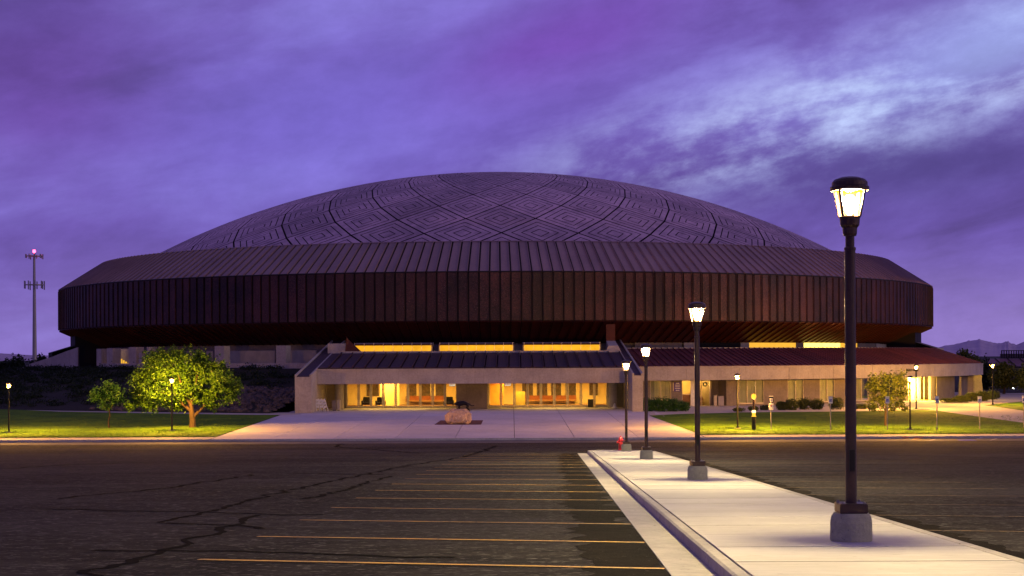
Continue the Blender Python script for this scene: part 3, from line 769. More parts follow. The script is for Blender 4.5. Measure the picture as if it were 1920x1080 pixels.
# ticket office doorway, brightly lit, with pleated curtain behind glass
a, c = wx(1703), wx(1745); nb = 22
seg(MB(), a, c, RW - 2.3, RW - 2.1, ZG, ZS).build('recess_wall', M_CREAM, ow)
b = MB()
for j in range(nb):
    u0 = a + (c - a) * j / nb; um = a + (c - a) * (j + .5) / nb; u1 = a + (c - a) * (j + 1) / nb
    b.quad(pol(RW - 1.4, u0, ZG), pol(RW - 1.25, um, ZG), pol(RW - 1.25, um, ZS), pol(RW - 1.4, u0, ZS)); b.quad(pol(RW - 1.25, um, ZG), pol(RW - 1.4, u1, ZG), pol(RW - 1.4, u1, ZS), pol(RW - 1.25, um, ZS))
b.build('curtain', M_CREAM, ow)
b = MB(); f_ = .0011
for t in (0, .33, .66, 1): u = a + (c - a - f_) * t; seg(b, u, u + f_, RW - .9, RW - .8, ZG, ZS - .01)
seg(b, a, c, RW - .9, RW - .8, ZS - .1, ZS - .004); b.build('door_frame', M_BRASS, ow)
p = pol(RW - .45, (a + c) / 2, ZS - .08); b = MB(); b.box(p.x - .5, p.x + .5, p.y - .12, p.y + .12, p.z - .06, p.z + .06); b.build('ceiling_light', M_HOT, ow)
light('doorway_light', 'AREA', (p.x, p.y, p.z - .1), 3500, (1, .58, .12), ow, 1.4, (0, 0, math.radians(40)), .5)
light('doorway_light', 'POINT', pol(RW + .6, (a + c) / 2, -3.4), 8000, (1, .58, .08), ow, .25)
def text(name, body, size, loc, rz, m, parent=None, depth=.02, rx_=math.pi / 2):
    cu = bpy.data.curves.new(name, 'FONT'); cu.body = body; cu.size = size; cu.extrude = depth; cu.align_x = 'CENTER'; cu.align_y = 'CENTER'; cu.offset = .006
    t = bpy.data.objects.new(name, cu); me = bpy.data.meshes.new_from_object(t); bpy.data.objects.remove(t); me.materials.append(m)
    o = bpy.data.objects.new(name, me); COL.objects.link(o); o.rotation_euler = (rx_, 0, rz)
    o.location = Vector(loc) - (org(parent) if parent else Vector()); o.parent = parent; return o
tt = th_of(1710, RF, 698); text('sign_lettering', 'TICKET OFFICE', .40, pol(RF + .03, tt, -1.72), tt, M_BLACK, ow)
# board with lines of white print by the first window
tt = wx(1270); p = pol(RW + .03, tt, -3.25); o_ = Matrix.Rotation(tt, 4, 'Z')
sb = empty('notice_board', tuple(p), 'small purple notice board with white lines on the wall beside the lit doorway', 'sign'); sb.rotation_euler = (0, 0, tt)
ORG[sb.name] = Vector((0, 0, 0))
b = MB(); b.box(-.38, .38, -.03, .02, -.50, .50); b.build('board', M_PURP, sb, bevel=.02)
for i, wd in enumerate((.4, .58, .54, .58, .42)):
    MB().box(-wd / 2, wd / 2, -.05, -.031, .37 - i * .19 - .035, .37 - i * .19 + .035).build('text_line', M_WHITE, sb)
MB().box(-.55, -.42, -.03, .02, -.45, .45).build('side_strip', M_BRASS, sb)

# ------------------------------------------------------------------ entrance hall
FY = 150.0; FG = gz(0, FY)
eh = empty('entrance_hall', (-4, FY, FG), 'wide entrance hall with glass doors, concrete beam and three glowing rooftop skylights', 'building')
XL0, XL1, XR0, XR1 = -20.5, -18.95, 11.35, 12.35
YF = 145.9
def zroof(y): return -1.07 + .119 * (y - FY)
def sidewall(x0, x1):
    b = MB(); ys = [YF, 164, 178.5]
    prof = [(YF, zroof(YF) - .22), (176, zroof(176) - .22), (176.3, 1.7), (181, 1.75), (181, -5.5), (YF, -5.5)]
    n = len(prof)
    for x in (x0, x1):
        for (y, z) in prof: b.v.append((x, y, z))
    for i in range(n):
        j = (i + 1) % n; b.f.append((i, j, n + j, n + i)); b.mi.append(0)
    b.f.append(tuple(reversed(range(n)))); b.f.append(tuple(range(n, 2 * n))); b.mi += [0, 0]
    o = b.build('side_wall', M_CONC, eh)
    for xa, xb in ((x0 - .01, x0 + .16), (x1 - .16, x1 + .01)):
        b = MB(); b.hexa([(xa, YF - .01, zroof(YF) - .216), (xb, YF - .01, zroof(YF) - .216), (xb, 176, zroof(176) - .216), (xa, 176, zroof(176) - .216),
                          (xa, YF - .01, zroof(YF)), (xb, YF - .01, zroof(YF)), (xb, 176, zroof(176)), (xa, 176, zroof(176))]); b.build('parapet_rim', M_CONC, o)
    b = MB(); b.hexa([(x0 + .16, YF + .2, zroof(YF) - .213), (x1 - .16, YF + .2, zroof(YF) - .213), (x1 - .16, 176, zroof(176) - .213), (x0 + .16, 176, zroof(176) - .213),
                      (x0 + .16, YF + .2, zroof(YF) - .14), (x1 - .16, YF + .2, zroof(YF) - .14), (x1 - .16, 176, zroof(176) - .14), (x0 + .16, 176, zroof(176) - .14)]); b.build('coping', M_EROOF, o)
sidewall(XL0, XL1); sidewall(XR0, XR1)
MB().box(XL1, XR0, FY, FY + .5, -2.53, -1.20).build('concrete_beam', M_CONC, eh)
MB().box(XL1, XR0, FY - .06, FY + .55, -1.197, -1.06).build('coping', M_CONC, eh)
MB().box(XL1, XR0, FY + .5, FY + 8.2, -2.50, -2.38).build('soffit', M_CONC_D, eh)
# roof panels
npn = 26; wpn = (XR0 - XL1) / npn; YE = 162.6
b = MB(); sl = .119
b.hexa([(-wpn / 2 + .06, 0, 0), (wpn / 2 - .06, 0, 0), (wpn / 2 - .06, YE - FY - .6, sl * (YE - FY - .6)), (-wpn / 2 + .06, YE - FY - .6, sl * (YE - FY - .6)),
        (-wpn / 2 + .06, 0, .06), (wpn / 2 - .06, 0, .06), (wpn / 2 - .06, YE - FY - .6, sl * (YE - FY - .6) + .06), (-wpn / 2 + .06, YE - FY - .6, sl * (YE - FY - .6) + .06)])
b.hexa([(wpn / 2 - .12, 0, .06), (wpn / 2 - .06, 0, .06), (wpn / 2 - .06, YE - FY - .6, sl * (YE - FY - .6) + .06), (wpn / 2 - .12, YE - FY - .6, sl * (YE - FY - .6) + .06),
        (wpn / 2 - .12, 0, .22), (wpn / 2 - .06, 0, .22), (wpn / 2 - .06, YE - FY - .6, sl * (YE - FY - .6) + .22), (wpn / 2 - .12, YE - FY - .6, sl * (YE - FY - .6) + .22)])
me = b.mesh('roof_panel', M_EROOF)
for k in range(npn): inst('roof_panel', me, eh, tuple(Vector((XL1 + (k + .5) * wpn, FY + .56, zroof(FY + .56) - .0)) - org(eh)))
b = MB(); b.hexa([(XL1, FY + .5, -1.3), (XR0, FY + .5, -1.3), (XR0, 170, -1.3), (XL1, 170, -1.3), (XL1, FY + .5, zroof(FY + .5) - .02), (XR0, FY + .5, zroof(FY + .5) - .02), (XR0, 170, zroof(YE) - .1), (XL1, 170, zroof(YE) - .1)])
b.build('roof_deck', M_SEAM, eh)
MB().box(XL1, XR0, YE, YE + .5, zroof(YE) - .2, zroof(YE) + .27).build('roof_kerb', M_CONC, eh)
# skylights: leaning glazed boxes, glowing
for (p0, p1) in ((663, 811), (822, 964), (980, 1127)):
    ys_ = YE + 1.2; x0, x1 = (p0 - 960) / F * ys_, (p1 - 960) / F * ys_; z0, z1 = .62, 1.42
    b = MB(); b.hexa([(x0, ys_ + .3, z0 - .4), (x1, ys_ + .3, z0 - .4), (x1, ys_ + 3, z0 - .4), (x0, ys_ + 3, z0 - .4), (x0, ys_ + .3, z1), (x1, ys_ + .3, z1), (x1, ys_ + 3, z1 + .2), (x0, ys_ + 3, z1 + .2)])
    sk = b.build('skylight', M_CONC_D, eh)
    nbx = 8; wb = (x1 - x0 - .3) / nbx
    for i in range(nbx):
        xa, xb = x0 + .15 + i * wb + .03, x0 + .15 + (i + 1) * wb - .03
        b = MB(); b.quad((xa, ys_ + .25, z0), (xb, ys_ + .25, z0), (xb, ys_ + .25, z1 - .12), (xa, ys_ + .25, z1 - .12)); b.build('pane', M_CLER, sk)
    for i in range(nbx + 1):
        b = MB(); xa = x0 + .15 + i * wb; b.box(xa - .03, xa + .03, ys_ + .05, ys_ + .24, z0 - .02, z1 - .1)
        b.hexa([(xa - .035, ys_ - .35, z1 - .1), (xa + .035, ys_ - .35, z1 - .1), (xa + .035, ys_ + .3, z1 - .1), (xa - .035, ys_ + .3, z1 - .1), (xa - .035, ys_ - .35, z1 + .16), (xa + .035, ys_ - .35, z1 + .16), (xa + .035, ys_ + .3, z1 + .02), (xa - .035, ys_ + .3, z1 + .02)])
        b.build('glazing_bar', M_BRASS, sk)
    b = MB(); b.hexa([(x0, ys_ - .3, z1 - .08), (x1, ys_ - .3, z1 - .08), (x1, ys_ + .3, z1 - .08), (x0, ys_ + .3, z1 - .08), (x0, ys_ - .3, z1 + .05), (x1, ys_ - .3, z1 + .05), (x1, ys_ + .3, z1 - .0), (x0, ys_ + .3, z1 - .0)]); b.build('hood', M_SOFF, sk)
    b = MB(); b.box(x0 - .05, x1 + .05, ys_ - .1, ys_ + .24, z0 - .1, z0 - .02); b.build('sill', M_CONC, sk)
    light('skylight_glow', 'AREA', ((x0 + x1) / 2, ys_ - .05, (z0 + z1) / 2), 26, (1, .5, .08), eh, x1 - x0, (math.radians(78), 0, 0), .5)
# fin and end piece left of the skylights, pillar on the right
b = MB(); p = [(-17.9, YE + .8), (-17.2, YE + .8)]
b.hexa([(-18.2, YE + .6, .6), (-15.95, YE + .6, .6), (-15.95, YE + 1.4, .6), (-18.2, YE + 1.4, .6), (-17.3, YE + .6, 1.35), (-16.9, YE + .6, 1.55), (-16.9, YE + 1.4, 1.55), (-17.3, YE + 1.4, 1.35)]); b.build('end_block', M_CONC, eh)
b = MB(); b.hexa([(-17.6, YE + .4, .6), (-15.8, YE + .5, .6), (-15.8, YE + .6, .6), (-17.6, YE + .55, .6), (-17.42, YE + .4, 2.25), (-17.2, YE + .5, 1.9), (-17.2, YE + .6, 1.9), (-17.42, YE + .55, 2.25)]); b.build('fin', M_SOFF, eh)
MB().box(-19.6, -17.4, 164.5, 169.5, .3, 1.55).build('upper_block', M_CONC, eh)
pil = [(1137, 640), (1153, 640)]
x0, x1 = (1137 - 960) / F * 168, (1153.5 - 960) / F * 168
MB().box(x0, x1, 168, 169.2, .5, 3.55).build('flue_pillar', M_SOFF, eh)
b = MB(); b.hexa([(x0 - .35, 164.4, .35), (x1 + .5, 164.4, .35), (x1 + .6, 168, .35), (x0 - .1, 168, .35), (x0, 164.6, 1.2), (x1 + .1, 164.6, 1.2), (x1, 168, 1.75), (x0, 168, 1.75)]); b.build('upper_block', M_CONC, eh)
# interior
DY = 158.0; IG = FG + .03
MB().box(XL1, XR0, DY - .1, 172, FG - .2, IG).build('floor', M_WALNUT, eh)
MB().box(XL1, XR0, 168.0, 168.2, IG, -2.4).build('back_wall', M_CREAM, eh)
MB().box(XL1, XR0, DY + .2, 168, -2.36, -2.26).build('ceiling', M_CREAM, eh)
MB().box(XL1, -16.95, DY, DY + .25, FG, -2.50).build('alcove_wall', M_CONC_D, eh)
MB().box(9.75, XR0, DY, DY + .25, FG, -2.50).build('alcove_wall', M_CONC_D, eh)
MB().box(-5.6, -2.5, 154.6, 159.5, FG, -2.51).build('core_block', M_CONC_D, eh)
for x in (-17.35, 10.1):
    MB().lathe([(.45, FG), (.45, -2.51)], 24, (x, 155.2)).build('round_column', M_CONC, eh, smooth=False)
def door_bank(x0, x1, nb):
    wb = (x1 - x0) / nb
    for i in range(nb):
        a, c = x0 + i * wb, x0 + (i + 1) * wb; b = MB(); t = .10
        b.box(a + .01, a + t + .03, DY, DY + .12, IG, -2.52); b.box(c - t - .03, c - .01, DY, DY + .12, IG, -2.52)
        b.box(a + t + .03, c - t - .03, DY, DY + .12, IG, IG + .2); b.box(a + t + .03, c - t - .03, DY, DY + .12, -2.62, -2.52)
        d = b.build('door', M_BRASS, eh)
        MB().box(a + t + .03, c - t - .03, DY + .05, DY + .06, IG + .2, -2.62).build('pane', M_GLASS, d)
        s_ = 1 if i % 2 else -1; xm = (c - .17) if s_ < 0 else (a + .17)
        MB().box(xm - .015, xm + .015, DY - .07, DY - .04, IG + .85, IG + 1.25).build('handle', M_GALV, d)
door_bank(-16.95, -5.6, 9); door_bank(-2.5, 9.75, 9)
# furnishings seen through the glass
def framed(x0, x1, z0, z1, y=167.9):
    f = empty('framed_poster', ((x0 + x1) / 2, y, z0)); b = MB(); e = .08
    b.box(x0, x1, y, y + .08, z0, z0 + e); b.box(x0, x1, y, y + .08, z1 - e, z1); b.box(x0, x0 + e, y, y + .08, z0 + e, z1 - e); b.box(x1 - e, x1, y, y + .08, z0 + e, z1 - e)
    b.build('frame', M_BRASS, f); MB().box(x0 + e, x1 - e, y + .04, y + .07, z0 + e, z1 - e).build('print', M_POSTER, f); return f
fl = [(-15.9, -14.4, 'far left bay'), (-11.4, -10.3, 'fourth glass bay from the left'), (-9.9, -8.8, 'middle of the left doors'), (-8.4, -7.3, 'right part of the left doors'), (1.0, 2.35, 'left of the right doors'), (2.6, 3.9, 'middle of the right doors'), (4.15, 5.4, 'right of the middle of the right doors'), (5.7, 7.0, 'right part of the right doors'), (8.3, 9.4, 'far right bay')]
for x0, x1, wh in fl:
    tag(framed(x0, x1, -4.25, -2.75), 'dark framed poster seen through the %s' % wh, 'poster', 'posters on the lobby wall')
def bench(x0, x1, label):
    e = empty('lobby_bench', ((x0 + x1) / 2, 167, IG), label, 'bench', 'benches in the lobby')
    MB().box(x0, x1, 166.6, 167.3, IG + .35, IG + .5).build('seat', M_WALNUT, e, bevel=.02); MB().box(x0, x1, 167.3, 167.4, IG + .35, IG + .95).build('backrest', mat('red_upholstery', (.22, .07, .03), (.15, .045, .02), .8, 3), e)
    for x in (x0 + .2, x1 - .26): MB().box(x, x + .06, 166.65, 167.25, IG, IG + .348).build('leg', M_BLACK, e)
bench(-11.5, -7.2, 'long brown and red bench against the lobby wall behind the left doors'); bench(1.2, 6.9, 'long brown and red bench against the lobby wall behind the right doors')
MB().box(-2.3, -.9, 164, 164.2, IG, -2.5).build('inner_partition', mat('amber_wood', (.55, .28, .05), (.45, .22, .04), .6, 2), eh)
MB().box(-13.9, -11.9, 163, 163.2, IG, -2.4).build('inner_partition', M_CREAM, eh)
MB().box(.2, 1.35, 162.5, 162.6, IG, -3.6).build('inner_partition', mat('olive_paint', (.30, .26, .06), (.24, .2, .05), .7, 2), eh)
for i, (x, y, lab) in enumerate(((-15.2, 161.5, 'dark armchair behind the leftmost glass doors'), (-13.7, 161.0, 'dark armchair behind the third glass door from the left'), (-6.6, 161.2, 'dark armchair at the right end of the left doors'))):
    e = empty('armchair', (x, y, IG), lab, 'armchair', 'armchairs in the lobby')
    MB().box(x - .4, x + .4, y - .4, y + .4, IG + .2, IG + .45).build('seat', M_BLACK, e, bevel=.04); MB().box(x - .4, x + .4, y + .3, y + .45, IG + .45, IG + 1.0).build('backrest', M_BLACK, e, bevel=.04)
    for s_ in (-1, 1): MB().box(x + s_ * .45 - .07, x + s_ * .45 + .07, y - .4, y + .4, IG, IG + .65).build('armrest', M_BLACK, e, bevel=.03)
for x, lab in ((-6.2, 'white exit sign with red letters near the right end of the left doors'), (-.45, 'white exit sign with red letters behind the right doors')):
    e = empty('exit_sign', (x, 160.2, -2.78), lab, 'sign', 'exit signs in the lobby')
    MB().box(x - .3, x + .3, 160.2, 160.3, -2.95, -2.62).build('box', emis('sign_face', (1, .85, .65), .9), e); MB().box(x - .02, x + .02, 160.22, 160.28, -2.618, -2.36).build('hanger', M_BLACK, e)
    text('sign_lettering', 'EXIT', .26, (x, 160.18, -2.785), 0, mat('red_print', (.7, .02, .02)), e, .008)
for x in lin(-16.5, -6.5, 4) + lin(-1.5, 8.7, 4):
    MB().box(x - .6, x + .6, 161.4, 161.7, -2.40, -2.363).build('ceiling_light', M_TUBE, eh)
for xa in (-14, -8.6, 1, 7):
    light('lobby_light', 'AREA', (xa, 162.5, -2.45), 1650, (1, .55, .10), eh, 4.0, (0, 0, 0), 4.0)
for xa in (-12, 4.5): light('canopy_light', 'AREA', (xa, 154.2, -2.56), 110, (1, .62, .18), eh, 5, (0, 0, 0), .6)

# ------------------------------------------------------------------ left terrace, berm, ramp wall
tr = empty('terrace', tuple(pol(66, math.radians(-35), -1.1)), 'raised concrete terrace with square pillars and a parapet under the left of the drum', 'building')
TA, TB = th_of(183, 66, 680), th_of(592, 66, 680)
arcbox(65.6, 66.0, -1.25, -.52, TA, TB, 'parapet', M_CONC, tr)
ring([(65.6, -1.0), (57.6, -1.0)], 'terrace_floor', M_CONC_D, tr, TA, TB, 40)
for a, c, zt in ((183, 192, 1.25), (202, 213, 1.3), (243, 257, 1.4), (262, 268, .75), (277, 281, 1.4), (404, 421, 1.42), (519, 537, 1.42)):
    a, c = th_of(a, 65.9, 665), th_of(c, 65.9, 665)
    seg(MB(), a, c, 64.9, 66.04, -1.0, zt).build('pillar', M_CONC, tr)
for a, c in ((430, 516), (541, 594), (290, 400)):
    a, c = th_of(a, 61, 665), th_of(c, 61, 665); seg(MB(), a, c, 60.9, 61.1, -1.0, .9).build('rear_wall', mat('beige_panel', (.34, .30, .23), (.27, .24, .19), .8, 1), tr)
a, c = th_of(218, 63, 665), th_of(243, 63, 665); seg(MB(), a, c, 62.8, 63, -1.0, 1.25).build('rear_wall', M_CONC, tr)
for i in range(6):
    u0 = a + (c - a) * (i + .15) / 6; u1 = a + (c - a) * (i + .8) / 6; seg(MB(), u0, u1, 63.0, 63.05, -.95, .35 - .17 * i + (.2 if i == 0 else 0)).build('lit_slot', M_WARM, tr)
for th, pw in ((math.degrees(th_of(230, 63)), 14), (math.degrees(th_of(470, 63)), 8)):
    light('terrace_light', 'POINT', pol(64, math.radians(th), .6), pw, (1, .6, .2), tr, .2)
# berm
def berm_z(r, t):
    f = (90.0 - r) / 23.0; f = max(0, min(1, f)); top = -1.12 if t > TA - .05 else -1.12 - 0 * t
    return gz(-30, 150) + (top - gz(-30, 150)) * (f ** 1.0) + .18 * mnoise.noise(Vector((r * .3, t * 14, 0))) * (f > 0.02)
b = MB(); TT = lin(math.radians(-112), math.asin((XL0 - C0.x) / 80), 70); RR = lin(90, 66.05, 18)
for r in RR:
    for t in TT:
        p = pol(r, t, 0)
        if p.x > XL0 - .02: p.x = XL0 - .02
        p.z = berm_z(r, t) if r < 90 else gz(-30, 150) - .02
        b.v.append(tuple(p))
nx = len(TT)
for j in range(len(RR) - 1):
    for i in range(nx - 1): b.f.append((j * nx + i, j * nx + i + 1, (j + 1) * nx + i + 1, (j + 1) * nx + i)); b.mi.append(0)
tag(b.build('berm', M_EARTH, smooth=True), kind='structure')
# low dark ground cover over the berm
def leaf_cloud(b, cx, cy, cz, rx_, ry_, rz_, n, size, shell=.35, lump=.35, seed=0):
    rnd = random.Random(seed); k = 0; tries = 0
    while k < n and tries < n * 6:
        tries += 1
        d = Vector((rnd.gauss(0, 1), rnd.gauss(0, 1), rnd.gauss(0, 1))).normalized()
        q = 1 - rnd.random() ** 1.6 * (1 - shell)
        lp = 1 + lump * mnoise.noise(d * 2.1 + Vector((seed, 0, 0))) + lump * .6 * mnoise.noise(d * 5 + Vector((0, seed, 0)))
        p = Vector((cx + d.x * rx_ * q * lp, cy + d.y * ry_ * q * lp, cz + d.z * rz_ * q * lp))
        if mnoise.noise(p * (1.7 / max(.5, rx_ ** .5))) < -.12: continue
        leaf(b, p, size * rnd.uniform(.6, 1.35), rnd); k += 1
def leaf(b, p, s, rnd):
    u = Vector((rnd.gauss(0, 1), rnd.gauss(0, 1), rnd.gauss(0, .7))).normalized(); v = u.cross(Vector((rnd.gauss(0, 1), rnd.gauss(0, 1), rnd.gauss(0, 1)))).normalized()
    n = len(b.v); b.v += [tuple(p - u * s * .5), tuple(p + v * s * .32), tuple(p + u * s * .5), tuple(p - v * s * .32)]
    b.f.append((n, n + 1, n + 2, n + 3)); b.mi.append(0)
b = MB(); rnd = random.Random(3)
for _ in range(700):
    r = rnd.uniform(67, 88.5); t = rnd.uniform(math.radians(-80), math.radians(-16)); p = pol(r, t, 0)
    if p.x > XL0 - 1 or (r > 80 and p.x > -38 and rnd.random() < .8): continue
    p.z = berm_z(r, t); s_ = rnd.uniform(.5, 1.1)
    for _k in range(90):
        q = p + Vector((rnd.gauss(0, s_ * .5), rnd.gauss(0, s_ * .5), abs(rnd.gauss(0, s_ * .25)))); leaf(b, q, .22, rnd)
tag(b.build('ground_cover', M_LEAFD), 'low dark shrubs covering the bank under the terrace', 'shrubs', kind='stuff')
# rubble slope beside the entrance
b = MB(); rnd = random.Random(5)
def rock_pts(b, c, s, rnd, n=7):
    ring_ = []
    base = len(b.v)
    for (zz, rr_) in ((0, 1), (.45, .85), (.8, .4)):
        for i in range(n):
            a = 2 * math.pi * i / n; k = rr_ * rnd.uniform(.75, 1.2); b.v.append((c.x + math.cos(a) * s * k, c.y + math.sin(a) * s * k * .8, c.z + zz * s * rnd.uniform(.8, 1.2) - .1 * s))
    for j in range(2):
        for i in range(n): k = (i + 1) % n; b.f.append((base + j * n + i, base + j * n + k, base + (j + 1) * n + k, base + (j + 1) * n + i)); b.mi.append(0)
    b.f.append(tuple(base + 2 * n + i for i in range(n))); b.mi.append(0)
for _ in range(900):
    r = rnd.uniform(78, 89.5); t = rnd.uniform(math.radians(-26), math.radians(-13)); p = pol(r, t, 0)
    if p.x > XL0 - .4: continue
    p.z = berm_z(r, t); rock_pts(b, p, rnd.uniform(.12, .42), rnd)
tag(b.build('rubble', M_ROCK), 'loose grey rubble spread on the bank left of the entrance hall', 'rocks', kind='stuff')
# sloping wall running down to the left of the drum
rw = empty('ramp_wall', tuple(P(90, 700, 205)), 'long grey concrete wall sloping down to the left below the drum', 'wall')
b = MB(); top = [(146, 651), (120, 660), (95, 670), (60, 681), (40, 689), (6, 705)]; nseg = len(top)
Yt = [196, 199, 202, 205, 207, 210]
pt = [P(x, y, Y) for (x, y), Y in zip(top, Yt)]
for (a, c) in zip(pt, pt[1:]):
    b = MB(); b.hexa([(a.x, a.y, -5.6), (c.x, c.y, -5.6), (c.x, c.y + .5, -5.6), (a.x, a.y + .5, -5.6), tuple(a), tuple(c), (c.x, c.y + .5, c.z), (a.x, a.y + .5, a.z)]); b.build('wall_panel', M_CONC, rw)

# ================================================================== LAMPS
def make_lamp(label, base=True, hgt=4.0, thin=1.0):
    root = empty('lamp_post', (0, 0, 0), label, 'street lamp')
    k = hgt / 4.0
    if base:
        MB().lathe([(.225, 0), (.232, .02), (.228, .22), (.215, .28), (.19, .316)], 28).build('concrete_base', M_BASE, root, smooth=False)
        b = MB(); b.box(-.155, .155, -.155, .155, .316, .425); pb = b.build('base_plate', M_BROWN, root, bevel=.008); pb.rotation_euler = (0, 0, .0)
        for sx in (-1, 1):
            for sy in (-1, 1): MB().lathe([(.014, .425), (.014, .445)], 6, (sx * .12, sy * .12)).build('anchor_bolt', M_GALV, pb)
    else:
        MB().lathe([(.26, .0), (.25, .035)], 20).build('footing', M_BASE, root); MB().lathe([(.11, .035), (.10, .12), (.06 * thin, .16)], 16).build('base_plate', M_BLACK, root)
    pm = M_BROWN if base else M_BLACK
    z0 = .415 if base else .1
    pole = MB().lathe([(.062 * thin, z0), (.060 * thin, 3.24 * k), (.066, 3.245 * k), (.066, 3.27 * k), (.050, 3.28 * k), (.050, 3.40 * k)], 20).build('pole', pm, root, smooth=False)
    if base:
        MB().box(-.03, .03, -.066, -.058, .78, 1.02).build('hand_hole_cover', M_BLACK, root)
    hz = 3.40 * k
    prof = [(.07, 0), (.078, .03), (.082, .09), (.105, .12), (.112, .20), (.125, .215)]
    MB().lathe([(r, hz + z) for r, z in prof], 20).build('fitter', pm, root)
    hd = MB().lathe([(.10, hz + .216), (.115, hz + .26), (.175, hz + .49)], 20, cap=False).build('globe', M_LAMPG, root, smooth=False)
    b = MB()
    for i in range(4):
        a = math.pi / 4 + i * math.pi / 2; ca, sa = math.cos(a), math.sin(a)
        w_ = .016
        def pp(r, z, s): return (r * ca - s * sa, r * sa + s * ca, z)
        b = MB(); b.hexa([pp(.122, hz + .216, -w_), pp(.122, hz + .216, w_), pp(.14, hz + .216, w_), pp(.14, hz + .216, -w_), pp(.182, hz + .50, -w_), pp(.182, hz + .50, w_), pp(.2, hz + .50, w_), pp(.2, hz + .50, -w_)]); b.build('strap', pm, root)
    MB().lathe([(.185, hz + .498), (.212, hz + .505), (.216, hz + .545), (.198, hz + .56), (.196, hz + .60), (.17, hz + .63), (.10, hz + .655), (.02, hz + .665)], 24).build('cap', pm, root)
    MB().lathe([(.17, hz + .493), (.05, hz + .496)], 20, cap=False).build('reflector', M_LAMPC, root)
    MB().lathe([(.02, hz + .235), (.05, hz + .27), (.085, hz + .36), (.07, hz + .42), (.03, hz + .46)], 12).build('bulb', emis('bulb_glow', (1, .7, .35), 30, see=1), root)
    return root, hz + .44
LAMPC = (1, .78, .36)
def put_lamp(root, hl, x, y, z, power, rz=0, col_=LAMPC, size=.11, sc_=1.0):
    root.location = (x, y, z); root.rotation_euler = (0, 0, rz); root.scale = (sc_,) * 3
    d = bpy.data.lights.new('lamp_light', 'POINT'); d.energy = power; d.color = col_; d.shadow_soft_size = size
    o = bpy.data.objects.new('lamp_light', d); COL.objects.link(o); o.parent = root; o.location = (0, 0, hl)
protoA, hlA = make_lamp('x', True)
isl_l = [(1596, 1014, 'nearest and tallest-looking bronze lamp post on the traffic island, lantern lit'),
         (1308, 899, 'second lit lamp post from the camera on the traffic island'),
         (1212, 860.5, 'third lit lamp post on the traffic island, just in front of the last one'),
         (1174.5, 845.5, 'farthest lit lamp post on the island, beside the red hydrant')]
for i, (px, py, lab) in enumerate(isl_l):
    o = protoA if i == 3 else copy_tree(protoA)
    p = G(px, py, .15); o['label'] = lab; o['group'] = 'lamp posts on the traffic island'
    put_lamp(o, hlA, p.x, p.y, p.z, (3300, 4200, 4200, 2800)[i], rz=(.0, .1, .05, 0)[i], sc_=1.103)
protoB, hlB = make_lamp('x', False, 4.0)
lawn_l = [(16.5, 811, 94, 'lit black lamp post at the far left edge of the lawn', 420), (322.5, 807, 100, 'lit lamp post standing in front of the big leafy tree', 450),
          (1383, 803, 103, 'lit lamp post on the right lawn in front of the office windows', 420), (1706.5, 805, 101, 'lit lamp post on the right lawn close to the kerb, right of the small tree', 420),
          (1718, 767, 84, 'lit lamp post by the ticket office doorway, behind the one near the kerb', 420), (1861.5, 759, 78, 'lit lamp post at the end of the office wing on the far right', 420)]
for i, (px, py, h, lab, pw) in enumerate(lawn_l):
    o = protoB if i == 5 else copy_tree(protoB)
    p = G(px, py, .02); o['label'] = lab; o['group'] = 'lamp posts around the lawns'
    put_lamp(o, hlB, p.x, p.y, p.z, pw * 32, col_=(1, .44, .05), sc_=(h / F * p.y) / 4.07)
# stubby light column beside the kerb
p = G(1413.5, 806, .02); lc = empty('light_column', tuple(p), 'short black light column with an amber lit collar and a bright globe on a stem, near the kerb', 'light')
def lz(r, a, c, n=18): return [(r, p.z + a), (r, p.z + c)]
MB().lathe([(.16, p.z), (.16, p.z + 1.0), (.15, p.z + 1.01)], 20, (p.x, p.y)).build('column', M_BLACK, lc)
MB().lathe([(.19, p.z + 1.01), (.19, p.z + 1.05), (.13, p.z + 1.06), (.13, p.z + 1.30)], 20, (p.x, p.y), cap=False).build('collar', emis('amber_collar', (1, .5, .04), 1.6, .3, scale=4), lc)
MB().lathe([(.15, p.z + 1.301), (.15, p.z + 1.46), (.08, p.z + 1.50)], 20, (p.x, p.y)).build('collar_cap', emis('collar_glow', (1, .72, .3), 3), lc)
MB().lathe([(.10, p.z + 1.5), (.09, p.z + 2.34)], 16, (p.x, p.y)).build('stem', M_BROWN, lc)
MB().lathe([(.08, p.z + 2.341), (.17, p.z + 2.42), (.19, p.z + 2.55), (.15, p.z + 2.68), (.05, p.z + 2.74)], 18, (p.x, p.y)).build('globe', M_LAMPG, lc, smooth=True)
light('lamp_light', 'POINT', (p.x, p.y, p.z + 2.55), 2800, (1, .45, .07), lc, .15)
light('lamp_light', 'POINT', (p.x, p.y - .45, p.z + 1.2), 26, (1, .5, .07), lc, .1)

